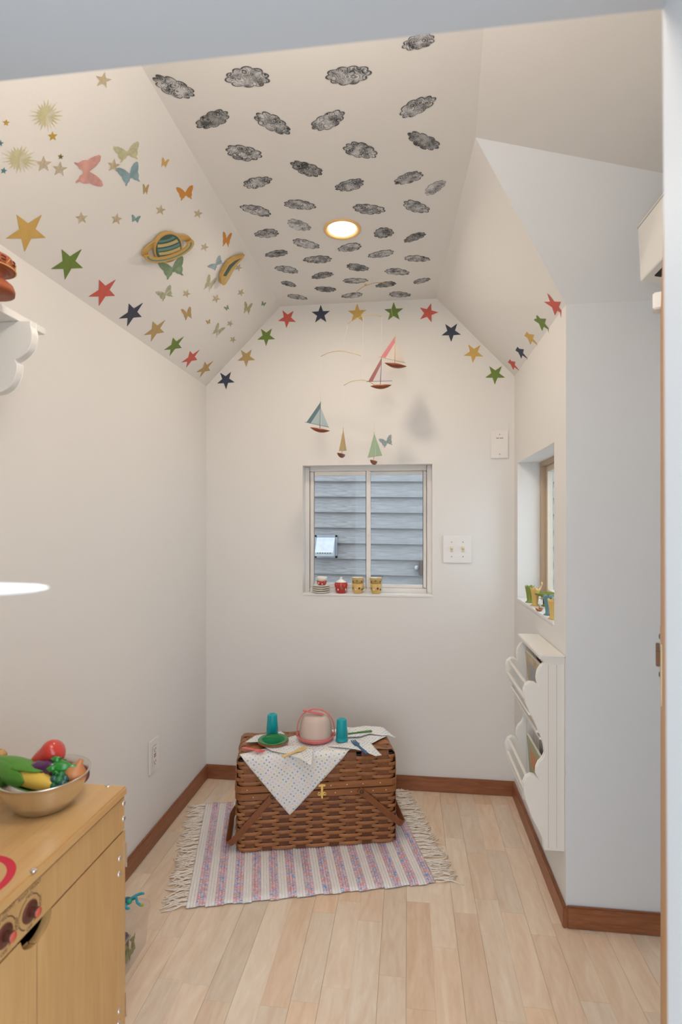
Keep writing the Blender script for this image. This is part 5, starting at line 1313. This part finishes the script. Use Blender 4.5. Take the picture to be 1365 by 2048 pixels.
bfl = [(174, 343, 32, 30, 86, fade('print_pink', (.78, .42, .37), .68, 30), 'large salmon pink butterfly print on the left slope'),
 (260, 350, 23, 22, -18, fade('print_blue', (.28, .42, .46), .95), 'blue grey swallowtail print beside the pink butterfly'),
 (255, 306, 27, 19, -12, fade('print_lime', (.68, .66, .40), .5), 'faded lime butterfly print above the blue one'),
 (329, 326, 7, 10, 15, STC['yellow'], 'tiny orange butterfly print right of the lime one'),
 (291, 379, 6, 11, 5, STC['gold'], 'tiny mustard butterfly print below the blue swallowtail'),
 (371, 387, 17, 15, -8, mat('print_orange', (.62, .26, .05), .8), 'bright orange butterfly print above the ringed planet'),
 (271, 438, 9, 8, 10, fade('print_teal', (.24, .38, .38), 1.0), 'tiny teal butterfly print between faded stars'),
 (346, 538, 26, 21, -15, fade('print_green', (.25, .36, .22), .95), 'green swallowtail print below the ringed planet'),
 (453, 480, 9, 16, 8, mat('print_orange', (.62, .26, .05), .8), 'slim orange butterfly print right of the ringed planet'),
 (433, 528, 17, 9, -42, fade('print_sky', (.36, .48, .54), .9), 'sky blue butterfly print beside the tilted planet'),
 (419, 568, 10, 18, 25, fade('print_lime2', (.60, .60, .38), .38), 'very faint lime butterfly print under the tilted planet'),
 (331, 588, 17, 13, -25, fade('print_sage', (.52, .55, .36), .42), 'faint sage butterfly print below the green swallowtail'),
 (454, 616, 4.5, 5, -30, fade('print_green', (.25, .36, .22), .95), 'speck sized green butterfly print near the arch'),
 (375, 628, 10, 13, -15, STC['gold'], 'olive mustard butterfly print just above the star row'),
 (417, 644, 4.5, 5, -15, STC['gold'], 'speck sized mustard butterfly print above the star row'),
 (435, 662, 9, 15, 35, fade('print_lime2', (.60, .60, .38), .38), 'very faint lime butterfly print low near the corner'),
 (495, 617, 8, 13, 12, fade('print_straw', (.58, .52, .28), .5), 'straw yellow butterfly print near the gable arch'),
 (527, 608, 4.5, 5, 20, fade('print_green', (.25, .36, .22), .95), 'speck sized grey green butterfly print beside the clouds')]
for u, v, rx, ry, rot, m_, lab in bfl: proj_decal(u, v, BFULL, rx, ry, rot, m_, 'butterfly_print', lab, 'butterfly print', GB)
FS = fade('print_tan_star', (.68, .56, .36), .5, 60); FS2 = fade('print_pale_star', (.68, .57, .40), .45, 60); GLD = mat('print_gold_star', (.52, .33, .05), .5); OLV = mat('print_olive_star', (.16, .14, .02), .5); TLS = mat('print_teal_star', (.10, .24, .27), .6)
sts = [(206, 160, 17, 12, FS, 'lone tan faded star print at the top of the left slope'), (12, 245, 7, 5, GLD, 'tiny gold star print at the left picture edge'), (105, 272, 10, -3, GLD, 'gold star print below the upper sun'), (121, 313, 6, 5, OLV, 'tiny dark olive star print left of the pink butterfly'), (7, 341, 7, 10, TLS, 'tiny teal star print at the left edge below the sun'), (0, 286, 7, 8, TLS, 'half hidden teal star print at the left edge above the sun'),
 (87, 328, 17, 0, FS2, 'pale star print right of the lower sun'), (119, 338, 16, 6, FS2, 'pale star print under the olive star'), (227, 331, 14, 8, FS, 'tan star print between the pink and lime butterflies'), (163, 436, 13, -6, FS, 'tan star print, leftmost of the four in a line above the planet'), (233, 438, 12, 8, FS, 'tan star print second of the line above the planet'), (321, 420, 11, 10, FS, 'tan star print straight above the ringed planet'), (396, 427, 10, 12, FS, 'tan star print at the right end of the line above the planet'),
 (409, 494, 9, 18, FS2, 'small pale star print between the two planets'), (477, 535, 8, 25, FS2, 'small pale star print right of the tilted planet'), (373, 587, 9, 22, FS, 'small tan star print right of the sage butterfly'), (432, 597, 9, 25, FS, 'small tan star print below the faint lime butterfly'), (482, 585, 8, 25, FS, 'small tan star print near the clouds'), (460, 647, 7, 25, FS, 'tiny tan star print above the star row corner'), (466, 679, 7, 28, FS, 'tiny tan star print lowest on the left slope')]
for u, v, r_, rot, m_, lab in sts: proj_decal(u, v, STAR, r_, r_, rot, m_, 'star_print', lab, 'star print', GF)
SUNM = fade('print_sun', (.76, .71, .42), .36, 40)
proj_decal(92, 231, SUN, 36, 40, 0, SUNM, 'sun_print', 'faded yellow sunburst print at the upper left', 'sun print', GSU)
proj_decal(38, 318, SUN, 40, 36, 20, SUNM, 'sun_print', 'faded yellow sunburst print at the left picture edge', 'sun print', GSU)
# blue outline butterfly on the gable wall
c = onY(774, 884, YD); pts = []
for x_, y_ in BFULL:
    a_ = math.radians(-20); X_, Y_ = x_*.028, y_*.024; pts.append(c+Vector((X_*math.cos(a_)+Y_*math.sin(a_), 0, -X_*math.sin(a_)+Y_*math.cos(a_))))
decal('butterfly_print', pts, NB, fade('print_sky2', (.36, .46, .48), .55, 120), 'pale blue butterfly print on the gable wall above the window', 'butterfly print', GB)

# painted wooden planets on the left slope
GOLDL = mat('planet_gold', (.55, .34, .10), .5); PDK = mat('planet_green_dark', (.03, .085, .06), .4); PMD = mat('planet_teal', (.10, .22, .19), .4); PLT = mat('planet_sand', (.52, .40, .17), .45); EDGE = mat('planet_edge', (.16, .075, .02), .6)
pl = thing('planet_cutout', 'painted wooden ringed planet in green and gold on the left slope', 'planet', on_left_slope(331, 490)); pl0 = pl.location.copy()
def pell(cu, cv, rx, ry, rot, a0=0, a1=360, n=40):
    ca, sa = math.cos(math.radians(rot)), math.sin(math.radians(rot)); out = []
    for k in range(n+1 if a1-a0 < 360 else n):
        a = math.radians(a0+(a1-a0)*k/n); X_, Y_ = rx*math.cos(a), ry*math.sin(a); out.append(on_left_slope(cu+X_*ca-Y_*sa, cv+X_*sa+Y_*ca))
    return out
def pplate(pts, z0_, th, m_, nm, par=None): 
    return MB().prism([Vector(p)-pl0+NL*z0_ for p in pts], NL*th).build(nm, m_, par or pl)
def pring(cu, cv, rx, ry, rot, ri, a0, a1, z0_, th, m_, nm, par=None):
    o_ = pell(cu, cv, rx, ry, rot, a0, a1, 36); i_ = pell(cu, cv, rx*ri[0], ry*ri[1], rot, a0, a1, 36)[::-1]; return pplate(o_+i_, z0_, th, m_, nm, par)
pring(331, 492, 52, 21, -18, (.76, .55), 175, 365, .004, .003, GOLDL, 'ring_back')
bdp = pplate(pell(331, 490, 27, 31, 30), .004, .009, GOLDL, 'planet_edge')
pplate(pell(331, 490, 24.5, 28.5, 30), .0132, .0005, PDK, 'planet_face', bdp)
for k, (t_, h_, m_) in enumerate(((-.78, .15, PMD), (-.50, .22, PLT), (-.18, .2, PMD), (.10, .22, PLT), (.40, .2, PMD))):
    pts = []
    for q in range(13): 
        s_ = -1+2*q/12; w_ = math.sqrt(max(0, 1-t_*t_))*.97; pts.append((s_*w_, t_+.10*(1-s_*s_)))
    for q in range(13): 
        s_ = 1-2*q/12; tt_ = t_+h_; w_ = math.sqrt(max(0, 1-tt_*tt_))*.97; pts.append((s_*w_, tt_+.10*(1-s_*s_)))
    ca, sa = math.cos(math.radians(-15)), math.sin(math.radians(-15)); P3 = []
    for x_, y_ in pts:
        X_, Y_ = x_*23.5, min(y_, .98)*27; P3.append(on_left_slope(331.5+X_*ca-Y_*sa, 490+X_*sa+Y_*ca))
    pplate(P3, .0138, .0004, m_, 'planet_band', bdp)
pring(331, 492, 52, 21, -18, (.74, .52), -10, 190, .0136, .004, GOLDL, 'ring_front')
pring(331, 492, 47, 17.5, -18, (.93, .88), -5, 185, .0177, .0004, PMD, 'ring_line')
pl2 = thing('planet_cutout', 'painted wooden planet cut out seen almost edge on near the clouds', 'planet', on_left_slope(458, 535)); pl0 = pl2.location.copy(); pl = pl2
cpx = [(437, 561), (436, 550), (442, 535), (452, 519), (464, 511), (478, 507), (484, 504), (478, 513), (468, 524), (460, 537), (452, 552), (445, 563), (440, 565)]
pplate([on_left_slope(*q) for q in cpx], .004, .012, GOLDL, 'planet_edge')
pplate([on_left_slope(*q) for q in ((440, 545), (452, 524), (464, 515), (476, 510), (466, 519), (456, 530), (446, 546))], .0162, .0005, PDK, 'planet_band')
pplate([on_left_slope(*q) for q in ((441, 558), (448, 545), (458, 532), (463, 528), (455, 543), (446, 558))], .0162, .0005, PLT, 'planet_band')
